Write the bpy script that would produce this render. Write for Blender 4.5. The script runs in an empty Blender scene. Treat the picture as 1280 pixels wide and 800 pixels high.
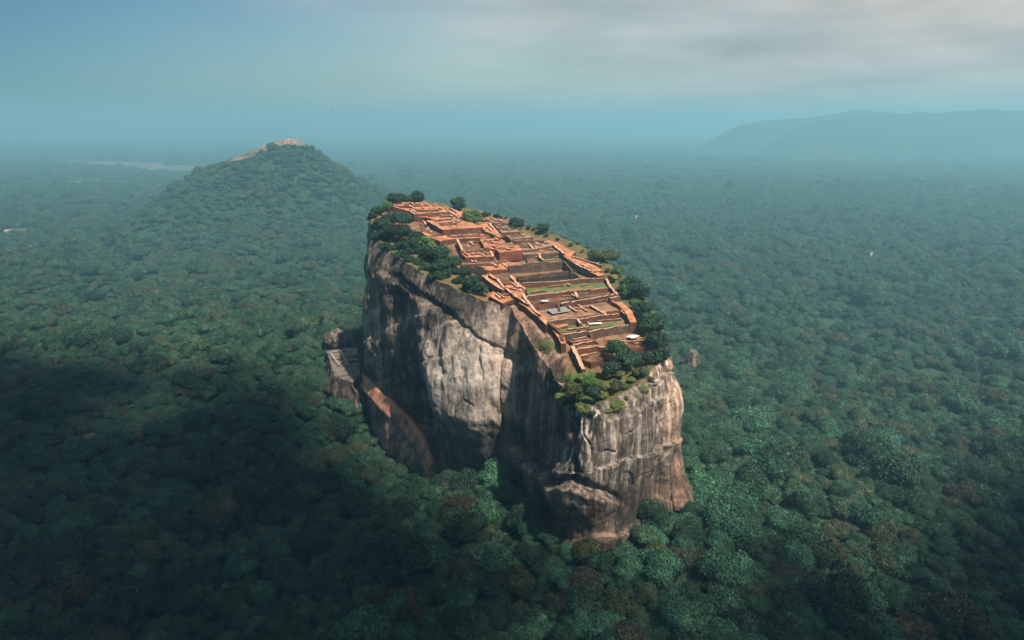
import bpy, bmesh, math, random
import numpy as np
from mathutils import Vector, Matrix

R = math.radians
rng = np.random.default_rng(7)
random.seed(7)
scene = bpy.context.scene
col = scene.collection

# ------------------------------------------------------------------ camera, sky, sun, exposure
F, PITCH, CAM_H = 853.0, R(15.9), 190.0
cam_data = bpy.data.cameras.new("camera")
cam = bpy.data.objects.new("camera", cam_data)
col.objects.link(cam)
cam.location = (0, 0, CAM_H)
cam.rotation_euler = (math.pi / 2 - PITCH, 0, 0)
cam_data.sensor_width = 36.0
cam_data.lens = 36.0 * F / 1280.0
cam_data.clip_start = 1.0
cam_data.clip_end = 90000.0
scene.camera = cam

SUN_EL, SUN_AZ = R(55), R(144)          # azimuth measured from +Y (view direction) towards +X (right)
SUN_STRENGTH, SKY_STRENGTH, EXPOSURE = 5.0, 0.076, 0.84

scene.view_settings.view_transform = 'Standard'
scene.view_settings.look = 'None'
scene.view_settings.exposure = EXPOSURE
scene.view_settings.gamma = 1.0
scene.render.engine = 'CYCLES'
scene.cycles.use_denoising = True
scene.cycles.max_bounces = 5
scene.cycles.diffuse_bounces = 2
scene.cycles.glossy_bounces = 1
scene.cycles.transmission_bounces = 2
scene.cycles.transparent_max_bounces = 4
scene.cycles.volume_bounces = 0

world = bpy.data.worlds.new("World")
scene.world = world
world.use_nodes = True
nt = world.node_tree
for n in list(nt.nodes):
    nt.nodes.remove(n)


def node(nt, t, **kw):
    n = nt.nodes.new(t)
    for k, v in kw.items():
        if k.startswith("in_"):
            n.inputs[k[3:].replace("_", " ")].default_value = v
        else:
            setattr(n, k, v)
    return n


def mathn(nt, op, a, b=None, clamp=False):
    n = nt.nodes.new("ShaderNodeMath")
    n.operation = op
    n.use_clamp = clamp
    for i, v in enumerate((a, b)):
        if v is None:
            continue
        if hasattr(v, "links"):
            nt.links.new(v, n.inputs[i])
        else:
            n.inputs[i].default_value = v
    return n.outputs[0]


def mixc(nt, fac, a, b, mode='MIX'):
    n = nt.nodes.new("ShaderNodeMix")
    n.data_type = 'RGBA'
    n.blend_type = mode
    for s, v in ((n.inputs[0], fac), (n.inputs[6], a), (n.inputs[7], b)):
        if hasattr(v, "links"):
            nt.links.new(v, s)
        else:
            s.default_value = v if not isinstance(v, tuple) or len(v) == 4 else (*v, 1)
    return n.outputs[2]


def ramp(nt, fac, stops, interp='LINEAR'):
    n = nt.nodes.new("ShaderNodeValToRGB")
    n.color_ramp.interpolation = interp
    e = n.color_ramp.elements
    while len(e) < len(stops):
        e.new(0.5)
    for i, (p, c) in enumerate(stops):
        e[i].position = p
        e[i].color = c if len(c) == 4 else (*c, 1)
    nt.links.new(fac, n.inputs[0])
    return n.outputs[0]


sky = node(nt, "ShaderNodeTexSky", sky_type='NISHITA', sun_disc=False, sun_elevation=SUN_EL,
           sun_rotation=SUN_AZ, altitude=200.0, air_density=1.0, dust_density=1.5, ozone_density=2.0)
tc = node(nt, "ShaderNodeTexCoord")
sep = node(nt, "ShaderNodeSeparateXYZ")
nt.links.new(tc.outputs["Generated"], sep.inputs[0])
# thin high cloud: noise stretched along the horizon, denser towards the sun side
mp = node(nt, "ShaderNodeMapping")
mp.inputs["Scale"].default_value = (2.0, 2.0, 6.5)
nt.links.new(tc.outputs["Generated"], mp.inputs[0])
nz = node(nt, "ShaderNodeTexNoise", in_Scale=1.7, in_Detail=6.0, in_Roughness=0.55)
nt.links.new(mp.outputs[0], nz.inputs["Vector"])
side = mathn(nt, 'MULTIPLY_ADD', sep.outputs[0], 1.15)
side.node.inputs[2].default_value = -0.10
cl = mathn(nt, 'ADD', mathn(nt, 'MULTIPLY', nz.outputs[0], 1.1), side, clamp=True)
mp2 = node(nt, "ShaderNodeMapping")
mp2.inputs["Scale"].default_value = (2.2, 2.2, 11.0)
mp2.inputs["Location"].default_value = (4.3, 1.7, 0.6)
nt.links.new(tc.outputs["Generated"], mp2.inputs[0])
nz2 = node(nt, "ShaderNodeTexNoise", in_Scale=2.3, in_Detail=5.0, in_Roughness=0.5)
nt.links.new(mp2.outputs[0], nz2.inputs["Vector"])
cloud_col = ramp(nt, nz2.outputs[0], [(0.30, (3.0, 2.75, 2.65)), (0.66, (5.4, 4.75, 4.4))])
lr = ramp(nt, mathn(nt, 'MULTIPLY_ADD', sep.outputs[0], 0.5), [(0.20, (0.24, 0.43, 0.54)), (0.50, (0.95, 1.0, 0.84)), (0.8, (1.05, 0.96, 0.80))])
lr.node.inputs[0].links[0].from_node.inputs[2].default_value = 0.5
tint = mixc(nt, 1.0, sky.outputs[0], lr, 'MULTIPLY')
skyc = mixc(nt, cl, tint, cloud_col)
bg = node(nt, "ShaderNodeBackground")
bg.inputs["Strength"].default_value = SKY_STRENGTH
nt.links.new(skyc, bg.inputs["Color"])
wo = node(nt, "ShaderNodeOutputWorld")
nt.links.new(bg.outputs[0], wo.inputs["Surface"])

sun_data = bpy.data.lights.new("sun", 'SUN')
sun_data.energy = SUN_STRENGTH
sun_data.angle = R(0.8)
sun_data.color = (1.0, 0.86, 0.70)
sun = bpy.data.objects.new("sun", sun_data)
col.objects.link(sun)
sd = Vector((math.sin(SUN_AZ) * math.cos(SUN_EL), math.cos(SUN_AZ) * math.cos(SUN_EL), math.sin(SUN_EL)))
sun.rotation_euler = sd.to_track_quat('Z', 'Y').to_euler()

HAZE_DENSITY, HAZE_COLOR, HAZE_G = 0.00034, (0.34, 0.78, 1.0), 0.1

# ------------------------------------------------------------------ geometry helpers
CP, SP = math.cos(PITCH), math.sin(PITCH)


def ray(px, py):
    x, z = (px - 640) / F, -(py - 400) / F
    return np.array([x, CP + z * SP, -SP + z * CP])


def at_y(px, py, Y):
    d = ray(px, py)
    return np.array([0, 0, CAM_H]) + d * (Y / d[1])


def at_z(px, py, z):
    d = ray(px, py)
    return np.array([0, 0, CAM_H]) + d * ((z - CAM_H) / d[2])


S0, SL = 93.0, 0.173
AO, AA = np.array([43.0, 262.0]), np.array([-0.42, 0.907])
AC = np.array([0.907, 0.42])


def plane_z(x, y):
    return S0 + SL * ((x - AO[0]) * AA[0] + (y - AO[1]) * AA[1])


def on_plane(px, py, dz=0.0):
    d = ray(px, py)
    k = S0 + dz + SL * (-(AO @ AA))
    s = (k - CAM_H) / (d[2] - SL * (d[0] * AA[0] + d[1] * AA[1]))
    return np.array([0, 0, CAM_H]) + s * d


def project(p):
    p = np.asarray(p, float)
    x, y, z = p[..., 0], p[..., 1], p[..., 2] - CAM_H
    f = y * CP - z * SP
    u = y * SP + z * CP
    f = np.where(f < 1, 1, f)
    return 640 + F * x / f, 400 - F * u / f


def _hash(ix, iy, iz, seed):
    h = (ix * 374761393 + iy * 668265263 + iz * 2147483647 + seed * 974634777) & 0xFFFFFFFF
    h = ((h ^ (h >> 13)) * 1274126177) & 0xFFFFFFFF
    return ((h ^ (h >> 16)) & 0xFFFF) / 65535.0


def vnoise(p, seed=0):
    p = np.asarray(p, float)
    i = np.floor(p).astype(np.int64)
    f = p - i
    f = f * f * f * (f * (f * 6 - 15) + 10)
    out = 0
    for dx in (0, 1):
        wx = f[..., 0] if dx else 1 - f[..., 0]
        for dy in (0, 1):
            wy = f[..., 1] if dy else 1 - f[..., 1]
            for dz in (0, 1):
                wz = f[..., 2] if dz else 1 - f[..., 2]
                out = out + wx * wy * wz * _hash(i[..., 0] + dx, i[..., 1] + dy, i[..., 2] + dz, seed)
    return out * 2 - 1


def fbm(p, oct=4, seed=0, gain=0.5):
    a, s, t = 1.0, 0, 0
    p = np.asarray(p, float)
    for k in range(oct):
        s = s + a * vnoise(p, seed + k)
        t += a
        a *= gain
        p = p * 2.03 + 11.7
    return s / t


def link(name, me, mat=None, parent=None, smooth=False):
    o = bpy.data.objects.new(name, me)
    col.objects.link(o)
    if mat:
        me.materials.append(mat)
    if parent:
        o.parent = parent
    if smooth:
        me.polygons.foreach_set("use_smooth", [True] * len(me.polygons))
    return o


def mesh_np(name, verts, faces):
    me = bpy.data.meshes.new(name)
    me.from_pydata([tuple(v) for v in verts], [], [tuple(f) for f in faces])
    me.update()
    return me


def grid_mesh(name, P, close_u=False):
    """P: (nu, nv, 3)"""
    nu, nv = P.shape[:2]
    me = bpy.data.meshes.new(name)
    iu = np.arange(nu if close_u else nu - 1)
    iv = np.arange(nv - 1)
    U, V = np.meshgrid(iu, iv, indexing='ij')
    U2 = (U + 1) % nu
    q = np.stack([U * nv + V, U2 * nv + V, U2 * nv + V + 1, U * nv + V + 1], -1).reshape(-1, 4)
    me.vertices.add(nu * nv)
    me.vertices.foreach_set("co", P.reshape(-1).astype(np.float32))
    me.loops.add(q.size)
    me.loops.foreach_set("vertex_index", q.reshape(-1).astype(np.int32))
    me.polygons.add(len(q))
    me.polygons.foreach_set("loop_start", np.arange(0, q.size, 4, dtype=np.int32))
    me.update(calc_edges=True)
    return me


def tag(o, label=None, cat=None, group=None, kind=None):
    for k, v in (("label", label), ("category", cat), ("group", group), ("kind", kind)):
        if v:
            o[k] = v
    return o


def empty(name, loc, label, cat, group=None, rz=0.0):
    o = bpy.data.objects.new(name, None)
    col.objects.link(o)
    o.location = tuple(loc)
    o.rotation_euler = (0, 0, rz)
    return tag(o, label, cat, group)


def attr(me, name, vals):
    a = me.attributes.new(name, 'FLOAT', 'POINT')
    a.data.foreach_set("value", np.asarray(vals, np.float32).ravel())


def new_mat(name, rough=0.85, spec=0.3):
    m = bpy.data.materials.new(name)
    m.use_nodes = True
    nt = m.node_tree
    b = nt.nodes["Principled BSDF"]
    b.inputs["Roughness"].default_value = rough
    b.inputs["Specular IOR Level"].default_value = spec
    return m, nt, b


def noise(nt, vec, scale, detail=5.0, rough=0.55, vscale=None):
    if vscale:
        mp = nt.nodes.new("ShaderNodeMapping")
        mp.inputs["Scale"].default_value = vscale
        nt.links.new(vec, mp.inputs[0])
        vec = mp.outputs[0]
    n = node(nt, "ShaderNodeTexNoise", in_Scale=scale, in_Detail=detail, in_Roughness=rough)
    nt.links.new(vec, n.inputs["Vector"])
    return n.outputs[0]


def pos(nt):
    return nt.nodes.new("ShaderNodeNewGeometry").outputs["Position"]


def bump(nt, b, h, strength=0.5, dist=0.3):
    n = node(nt, "ShaderNodeBump", in_Strength=strength, in_Distance=dist)
    nt.links.new(h, n.inputs["Height"])
    nt.links.new(n.outputs[0], b.inputs["Normal"])


def simple_mat(name, c1, c2, scale=0.5, rough=0.85, bstr=0.4, bdist=0.15, vscale=None, lo=0.35, hi=0.65, stain=0.0):
    m, nt, b = new_mat(name, rough)
    n = noise(nt, pos(nt), scale, vscale=vscale)
    c = ramp(nt, n, [(lo, c1), (hi, c2)])
    if stain:
        st = ramp(nt, noise(nt, pos(nt), 0.09, 6.0, 0.7), [(0.40, (1, 1, 1)), (0.62, (0, 0, 0))])
        c = mixc(nt, mathn(nt, 'MULTIPLY', st, stain), c, tuple(x * .42 for x in c1))
    nt.links.new(c, b.inputs["Base Color"])
    if bstr:
        bump(nt, b, n, bstr, bdist)
    return m


# ------------------------------------------------------------------ materials
def foliage_mat(name, stops, per_object=True, rough=0.65):
    m, nt, b = new_mat(name, rough, 0.25)
    p = pos(nt)
    oi = nt.nodes.new("ShaderNodeObjectInfo")
    n = noise(nt, p, 0.03, 3.0)
    f = mathn(nt, 'ADD', mathn(nt, 'MULTIPLY', oi.outputs["Random"], 0.75), mathn(nt, 'MULTIPLY', n, 0.35), clamp=True)
    c = ramp(nt, f, stops)
    n2 = noise(nt, p, 0.45, 2.0)
    v = mathn(nt, 'MULTIPLY_ADD', n2, 0.9)
    v.node.inputs[2].default_value = 0.55
    hsv = node(nt, "ShaderNodeHueSaturation")
    nt.links.new(c, hsv.inputs["Color"])
    lv = node(nt, "ShaderNodeAttribute", attribute_name="leafvar").outputs["Fac"]
    nt.links.new(mathn(nt, 'MULTIPLY', v, lv), hsv.inputs["Value"])
    nt.links.new(hsv.outputs[0], b.inputs["Base Color"])
    return m


M = {}
M['forest'] = foliage_mat("forest_foliage", [
    (0.10, (0.014, 0.040, 0.025)), (0.28, (0.020, 0.060, 0.034)), (0.50, (0.032, 0.082, 0.045)),
    (0.70, (0.040, 0.108, 0.062)), (0.86, (0.060, 0.084, 0.044)), (0.96, (0.050, 0.054, 0.036)), (1.0, (0.082, 0.145, 0.090))])
M['dark_leaf'] = foliage_mat("dark_green_leaf", [(0.1, (0.012, 0.034, 0.020)), (0.9, (0.023, 0.058, 0.031))])
M['teal_leaf'] = foliage_mat("fresh_green_leaf", [(0.1, (0.028, 0.092, 0.054)), (0.9, (0.045, 0.130, 0.074))])
M['olive_leaf'] = foliage_mat("olive_leaf", [(0.1, (0.040, 0.056, 0.024)), (0.9, (0.064, 0.080, 0.034))])
M['brown_leaf'] = foliage_mat("brown_leaf", [(0.1, (0.034, 0.036, 0.021)), (0.9, (0.052, 0.050, 0.030))])
M['bright_leaf'] = foliage_mat("bright_green_leaf", [(0.1, (0.035, 0.095, 0.024)), (0.9, (0.060, 0.130, 0.034))])
M['grass_leaf'] = foliage_mat("grass_green_leaf", [(0.1, (0.080, 0.125, 0.032)), (0.9, (0.135, 0.170, 0.052))])
M['yellow_leaf'] = foliage_mat("yellow_leaf", [(0.1, (0.22, 0.20, 0.05)), (0.9, (0.28, 0.24, 0.07))])
M['bark'] = simple_mat("bark", (0.06, 0.045, 0.035), (0.13, 0.10, 0.08), 1.5)
M['dead_bark'] = simple_mat("dead_bark", (0.20, 0.18, 0.155), (0.36, 0.33, 0.29), 1.0)
M['brick'] = simple_mat("old_brick", (0.075, 0.032, 0.020), (0.17, 0.072, 0.042), 0.35, 0.9, 0.6, 0.25, (1, 1, 2.4), stain=0.7)
M['brick_grey'] = simple_mat("weathered_brick", (0.065, 0.043, 0.031), (0.14, 0.090, 0.062), 0.35, 0.9, 0.6, 0.25, (1, 1, 2.4), stain=0.7)
M['brick_red'] = simple_mat("red_brick", (0.13, 0.042, 0.023), (0.24, 0.078, 0.042), 0.3, 0.9, 0.6, 0.25, (1, 1, 2.4), stain=0.7)
M['earth'] = simple_mat("orange_earth", (0.30, 0.112, 0.054), (0.64, 0.29, 0.155), 0.28, 0.95, 0.5, 0.2, stain=0.55)
M['earth_dull'] = simple_mat("dull_earth", (0.18, 0.100, 0.060), (0.40, 0.235, 0.145), 0.22, 0.95, 0.5, 0.2, stain=0.6)
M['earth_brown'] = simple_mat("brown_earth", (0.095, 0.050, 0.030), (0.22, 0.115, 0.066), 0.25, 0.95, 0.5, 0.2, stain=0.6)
M['lit_top'] = simple_mat("lit_wall_top", (0.36, 0.20, 0.13), (0.55, 0.34, 0.24), 0.5, 0.9, 0.4, 0.15)  # paler brick for wall tops, sunlight on them painted into the colour
M['grass'] = simple_mat("patchy_grass", (0.20, 0.115, 0.07), (0.070, 0.118, 0.030), 0.16, 0.9, 0.5, 0.2, None, .36, .52)
M['white'] = simple_mat("white_sheet", (0.66, 0.64, 0.60), (0.82, 0.80, 0.76), 0.6, 0.6, 0.1, 0.05)
M['metal_roof'] = simple_mat("sheet_metal_roof", (0.32, 0.32, 0.33), (0.50, 0.50, 0.50), 1.2, 0.45, 0.4, 0.1, (1, 6, 1))
M['plaster'] = simple_mat("orange_plaster", (0.15, 0.085, 0.058), (0.50, 0.235, 0.14), 0.22, 0.85, 0.6, 0.3, (1, 1, .4), .36, .56)
M['stone'] = simple_mat("grey_stone", (0.07, 0.062, 0.056), (0.19, 0.165, 0.14), 0.18, 0.85, 0.6, 0.4)
M['stone_pale'] = simple_mat("pale_stone", (0.20, 0.17, 0.14), (0.36, 0.31, 0.26), 0.4, 0.85, 0.4, 0.2)
M['field'] = simple_mat("dry_field", (0.055, 0.070, 0.048), (0.17, 0.155, 0.115), 0.006, 0.95, 0)
M['roof_tile'] = simple_mat("pale_roof", (0.24, 0.19, 0.16), (0.36, 0.30, 0.26), 0.5, 0.8, 0)
M['house_wall'] = simple_mat("white_wall", (0.40, 0.38, 0.36), (0.52, 0.50, 0.47), 0.5, 0.8, 0)
M['pool'] = new_mat("dark_pool", 0.12, 0.5)[0]
M['pool'].node_tree.nodes["Principled BSDF"].inputs["Base Color"].default_value = (0.012, 0.014, 0.012, 1)
M['feather'] = simple_mat("dark_feather", (0.015, 0.015, 0.017), (0.04, 0.04, 0.04), 3.0, 0.8, 0)
M['skin'] = simple_mat("skin", (0.25, 0.14, 0.09), (0.34, 0.20, 0.14), 3.0, 0.6, 0)
for nm, c in (("white", (0.7, 0.7, 0.68)), ("red", (0.45, 0.05, 0.04)), ("blue", (0.06, 0.12, 0.32)), ("dark", (0.05, 0.05, 0.06)),
              ("yellow", (0.6, 0.42, 0.08))):
    M['cloth_' + nm] = simple_mat(nm + "_cloth", tuple(x * .85 for x in c), c, 4.0, 0.85, 0)


def rock_mat():
    m, nt, b = new_mat("streaked_gneiss", 0.82, 0.3)
    p = pos(nt)
    tone = node(nt, "ShaderNodeAttribute", attribute_name="tone").outputs["Fac"]
    warm = node(nt, "ShaderNodeAttribute", attribute_name="warm").outputs["Fac"]
    big = noise(nt, p, 0.045, 4.0)
    fine = noise(nt, p, 0.5, 6.0, 0.65)
    streak = noise(nt, p, 0.26, 8.0, 0.68, (1, 1, 0.05))
    streak2 = noise(nt, p, 0.62, 6.0, 0.65, (1, 1, 0.055))
    sx = nt.nodes.new("ShaderNodeSeparateXYZ")
    nt.links.new(p, sx.inputs[0])
    al = mathn(nt, 'ADD', mathn(nt, 'MULTIPLY', sx.outputs[0], -0.42), mathn(nt, 'MULTIPLY', sx.outputs[1], 0.907))
    cb = nt.nodes.new("ShaderNodeCombineXYZ")
    nt.links.new(mathn(nt, 'MULTIPLY', mathn(nt, 'ADD', sx.outputs[2], mathn(nt, 'MULTIPLY', al, 0.55)), 0.11), cb.inputs[0])
    nt.links.new(mathn(nt, 'MULTIPLY', al, 0.018), cb.inputs[1])
    bedn = noise(nt, cb.outputs[0], 1.0, 6.0, 0.62)
    tone = mathn(nt, 'ADD', tone, mathn(nt, 'MULTIPLY', mathn(nt, 'SUBTRACT', bedn, 0.5), 1.3))
    # overall dark-to-pale key
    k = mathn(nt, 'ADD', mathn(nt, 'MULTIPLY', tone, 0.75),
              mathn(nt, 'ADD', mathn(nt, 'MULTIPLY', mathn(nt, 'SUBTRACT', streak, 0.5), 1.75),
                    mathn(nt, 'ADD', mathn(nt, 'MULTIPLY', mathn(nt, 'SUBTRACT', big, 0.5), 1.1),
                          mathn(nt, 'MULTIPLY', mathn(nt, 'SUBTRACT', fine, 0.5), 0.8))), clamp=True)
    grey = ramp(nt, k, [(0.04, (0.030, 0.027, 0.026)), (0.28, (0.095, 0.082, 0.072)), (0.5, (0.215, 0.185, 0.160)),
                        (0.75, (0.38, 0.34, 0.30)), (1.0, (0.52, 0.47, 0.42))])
    brown = ramp(nt, k, [(0.04, (0.045, 0.028, 0.020)), (0.35, (0.15, 0.085, 0.055)), (0.65, (0.33, 0.19, 0.125)), (1.0, (0.55, 0.36, 0.25))])
    wk = mathn(nt, 'ADD', warm, mathn(nt, 'MULTIPLY', mathn(nt, 'SUBTRACT', big, 0.48), 0.6), clamp=True)
    c = mixc(nt, wk, grey, brown)
    # thin mineral runs down the face
    run = ramp(nt, streak2, [(0.60, (0, 0, 0)), (0.70, (1, 1, 1))])
    patch = ramp(nt, noise(nt, p, 0.07, 3.0), [(0.46, (0, 0, 0)), (0.60, (1, 1, 1))])
    runs = mathn(nt, 'MULTIPLY', run, mathn(nt, 'MULTIPLY', patch, 0.85))
    c = mixc(nt, runs, c, (0.58, 0.52, 0.46))
    ra = node(nt, "ShaderNodeAttribute", attribute_name="runs").outputs["Fac"]
    s3 = ramp(nt, noise(nt, p, 0.42, 6.0, 0.6, (1, 1, 0.035)), [(0.50, (0, 0, 0)), (0.60, (1, 1, 1))])
    c = mixc(nt, mathn(nt, 'MULTIPLY', mathn(nt, 'MULTIPLY', s3, ra), 0.9, clamp=True), c, (0.60, 0.53, 0.46))
    drun = ramp(nt, streak2, [(0.28, (1, 1, 1)), (0.40, (0, 0, 0))])
    c = mixc(nt, mathn(nt, 'MULTIPLY', drun, 0.75), c, (0.028, 0.026, 0.026))
    nt.links.new(c, b.inputs["Base Color"])
    h = mathn(nt, 'ADD', mathn(nt, 'MULTIPLY', fine, 0.6), mathn(nt, 'MULTIPLY', streak2, 0.5))
    bump(nt, b, h, 1.0, 1.3)
    return m


M['rock'] = rock_mat()


def ground_mat():
    m, nt, b = new_mat("forest_floor_far_canopy", 0.95, 0.1)
    p = pos(nt)
    a = noise(nt, p, 0.004, 8.0, 0.65)
    d = noise(nt, p, 0.03, 5.0, 0.7)
    c = ramp(nt, a, [(0.35, (0.020, 0.052, 0.034)), (0.5, (0.034, 0.075, 0.046)), (0.6, (0.052, 0.085, 0.050)), (0.72, (0.10, 0.11, 0.075))])
    c = mixc(nt, mathn(nt, 'MULTIPLY', d, 0.55), c, (0.018, 0.034, 0.022))
    nt.links.new(c, b.inputs["Base Color"])
    bump(nt, b, d, 1.0, 14.0)
    return m


M['ground'] = ground_mat()


def summit_mat():
    m, nt, b = new_mat("summit_earth_and_grass", 0.95, 0.1)
    p = pos(nt)
    a = noise(nt, p, 0.10, 6.0, 0.65)
    g = node(nt, "ShaderNodeAttribute", attribute_name="green").outputs["Fac"]
    k = mathn(nt, 'ADD', mathn(nt, 'MULTIPLY', g, 0.8), mathn(nt, 'MULTIPLY', mathn(nt, 'SUBTRACT', a, 0.45), 1.6), clamp=True)
    e = ramp(nt, noise(nt, p, 0.3, 5.0), [(0.35, (0.12, 0.066, 0.040)), (0.65, (0.25, 0.145, 0.086))])
    gr = ramp(nt, noise(nt, p, 0.4, 4.0), [(0.35, (0.035, 0.068, 0.018)), (0.68, (0.092, 0.120, 0.038))])
    nt.links.new(mixc(nt, k, e, gr), b.inputs["Base Color"])
    bump(nt, b, noise(nt, p, 0.6, 5.0), 0.8, 0.6)
    return m


M['summit'] = summit_mat()

# ------------------------------------------------------------------ terrain
PLAIN = -8.0
_ctrl = []
for px, py, z in [(545, 632, -17), (480, 570, -19), (460, 512, -10), (515, 605, -19), (425, 465, 22), (428, 488, 17), (402, 468, 18), (400, 415, 24), (350, 430, 8), (300, 450, 0),
                  (600, 612, 6), (648, 600, 17), (675, 612, 22), (700, 632, 26), (760, 655, 36), (820, 668, 36), (872, 630, 34), (862, 548, 33),
                  (905, 610, 22), (950, 640, 12), (1000, 700, 2), (905, 520, 14), (640, 700, 12), (760, 740, 19), (560, 700, -2),
                  (640, 790, 5), (850, 780, 12), (400, 600, -8), (200, 700, -8), (1100, 780, -4), (1200, 600, -8), (300, 780, -8),
                  (960, 540, 0), (1000, 480, -6), (250, 520, -8), (700, 560, 24), (640, 500, 14), (560, 470, -12), (800, 560, 28),
                  (400, 380, 4), (500, 360, 0), (850, 420, 0)]:
    _ctrl.append(at_z(px, py, z))
_ctrl = np.array(_ctrl)

HILL_Y = 1500.0
_prof = np.array([at_y(px, py, HILL_Y) for px, py in [(60, 312), (150, 286), (195, 258), (222, 240), (232, 222), (262, 208), (300, 197), (330, 184), (358, 177),
                                                      (384, 182), (408, 200), (440, 222), (480, 243), (530, 268), (600, 300)]])
CANOPY = 9.0


def ground_z(x, y):
    x = np.asarray(x, float)
    y = np.asarray(y, float)
    d2 = (x[..., None] - _ctrl[:, 0]) ** 2 + (y[..., None] - _ctrl[:, 1]) ** 2
    w = np.exp(-d2 / (2 * 30.0 ** 2)) + 0.12 * np.exp(-d2 / (2 * 70.0 ** 2))
    z = PLAIN + (w * (_ctrl[:, 2] - PLAIN)).sum(-1) / (w.sum(-1) + 0.06)
    q = np.stack([x, y, np.zeros_like(x)], -1)
    z = z + 3.0 * fbm(q / 160.0, 3, 3) * np.clip((np.hypot(x - 10, y - 350) - 120) / 200, 0, 1)
    z = z + 7.0 * fbm(q / 700.0, 3, 5) * np.clip((np.hypot(x, y) - 500) / 800, 0, 1)
    # the wooded hill beyond
    pz = np.interp(x, _prof[:, 0], _prof[:, 2] - CANOPY, left=-30, right=-30)
    hy = (y - HILL_Y) / np.where(y < HILL_Y, 210.0, 260.0)
    hh = (pz + 6) * np.exp(-np.abs(hy) ** 1.7) - 6
    hh = hh + 5 * fbm(q / 60.0, 3, 8) * np.clip(hh / 60, 0, 1) * np.clip(np.abs(hy) * 3, 0, 1)
    return np.maximum(z, hh)


radii = np.concatenate([np.geomspace(40, 2600, 190), np.geomspace(2750, 32000, 45)])
angs = np.linspace(-math.pi, math.pi, 541)[:-1]
RR, TT = np.meshgrid(radii, angs, indexing='ij')
GX, GY = RR * np.sin(TT), RR * np.cos(TT)
GP = np.stack([GX, GY, ground_z(GX, GY)], -1)
gm = grid_mesh("ground", GP.transpose(1, 0, 2), close_u=True)
ground = link("ground", gm, M['ground'], smooth=True)
tag(ground, kind="structure")
# close the disc under the camera
c0 = mesh_np("ground_below", [(0, 0, PLAIN)] + [tuple(GP[0, k]) for k in range(540)], [(0, 1 + k, 1 + (k + 1) % 540) for k in range(540)])
g2 = link("ground_below_viewpoint", c0, M['ground'])
tag(g2, kind="structure")


def far_ridge(name, pts, Y, depth):
    xs = np.linspace(pts[0][0], pts[-1][0], 160)
    ys = np.interp(xs, [p[0] for p in pts], [p[1] for p in pts])
    crest = np.array([at_y(a, b, Y) for a, b in zip(xs, ys)])
    t = np.linspace(-1, 1, 25)
    P = np.zeros((len(xs), len(t), 3))
    n = fbm(np.stack([xs / 14.0, xs * 0, xs * 0], -1), 4, 21)
    for j, tj in enumerate(t):
        prof_ = (1 - abs(tj)) ** 0.9
        P[:, j, 0] = crest[:, 0] * (1 + tj * depth / Y)
        P[:, j, 1] = Y + tj * depth
        P[:, j, 2] = PLAIN - 6 + (crest[:, 2] - PLAIN + 6 + n * 7) * prof_
    P[..., 2] += 9 * fbm(P / 120.0, 4, 33) * (np.abs(t)[None, :] > 0.05) * (np.abs(t)[None, :] < 0.95)
    o = link(name, grid_mesh(name, P), M['ground'], smooth=True)
    tag(o, kind="structure")
    return o


far_ridge("hills", [(930, 205), (958, 184), (985, 166), (1005, 156), (1028, 151), (1060, 147), (1110, 144), (1160, 142), (1200, 138), (1235, 136), (1270, 138), (1320, 137), (1400, 141), (1500, 160), (1620, 205)], 4700, 800)
far_ridge("distant_hills", [(850, 196), (890, 174), (925, 156), (960, 150), (1000, 148), (1040, 143), (1075, 137), (1110, 141), (1160, 141), (1220, 141), (1300, 140), (1420, 146), (1560, 196)], 5400, 800)

# ------------------------------------------------------------------ the rock
RIM = [(464, 278, -1), (476, 302, -3), (500, 322, -3), (530, 342, -3), (560, 356, -3), (590, 370, -3), (612, 377, -2), (634, 383, -3),
       (646, 398, -5), (656, 415, -8), (668, 435, -10), (682, 455, -11), (696, 476, -9), (712, 494, -6), (735, 505, -5), (760, 500, -4),
       (785, 488, -3), (810, 470, -2), (827, 453, -2), (834, 447, -1.5),
       (829, 425, -2), (820, 395, -2), (801, 368, -2), (768, 335, -2), (737, 313, -2), (694, 294, -2), (655, 281, -2), (610, 265, -2),
       (560, 257, -2), (520, 250, -2), (490, 252, -2), (471, 262, -2)]
PROF_T = np.array([0, .08, .2, .35, .5, .65, .8, .92, 1.0])
PROF = [
    [0, 2, 5, 7, 7, 4, 1, 2, 4], [0, 3, 7, 11, 11, 6, 2, 1, 3], [0, 2, 5, 6, 4, 1, -1, -1, 1], [0, 2, 5, 9, 8, 2, -2, -1, 1],
    [0, 3, 9, 16, 17, 9, 4, 4, 6], [0, 3, 9, 17, 19, 10, 4, 5, 7], [0, 3, 9, 16, 18, 10, 4, 5, 7], [0, 2, 7, 12, 12, 7, 3, 4, 6],
    [0, 2, 4, 6, 6, 4, 2, 3, 5], [0, 1, 2, 3, 2, 1, 0, 2, 4], [0, 1, 3, 4, 4, 2, 1, 2, 4], [0, 1, 2, 3, 2, 1, 0, 1, 3],
    [0, 1, 2, 1, 0, -1, -3, -1, 2], [0, 2, 4, 5, 5, 4, 1, 2, 4], [0, 2, 4, 6, 6, 5, 3, 3, 5], [0, 2, 4, 6, 6, 6, 5, 5, 6],
    [0, 2, 4, 6, 7, 7, 7, 7, 8], [0, 2, 4, 6, 7, 8, 8, 9, 10], [0, 2, 5, 7, 7, 7, 9, 12, 14], [0, 2, 5, 7, 7, 7, 10, 14, 16]] + \
    [[0, 2, 4, 6, 8, 10, 13, 16, 18]] * 12
BASE_Z = [-14, -14, -14, -14, -14, -12, -10, -8, 0, 5, 10, 12, 15, 18, 22, 25, 26, 26, 26, 26] + [10] * 12
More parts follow.
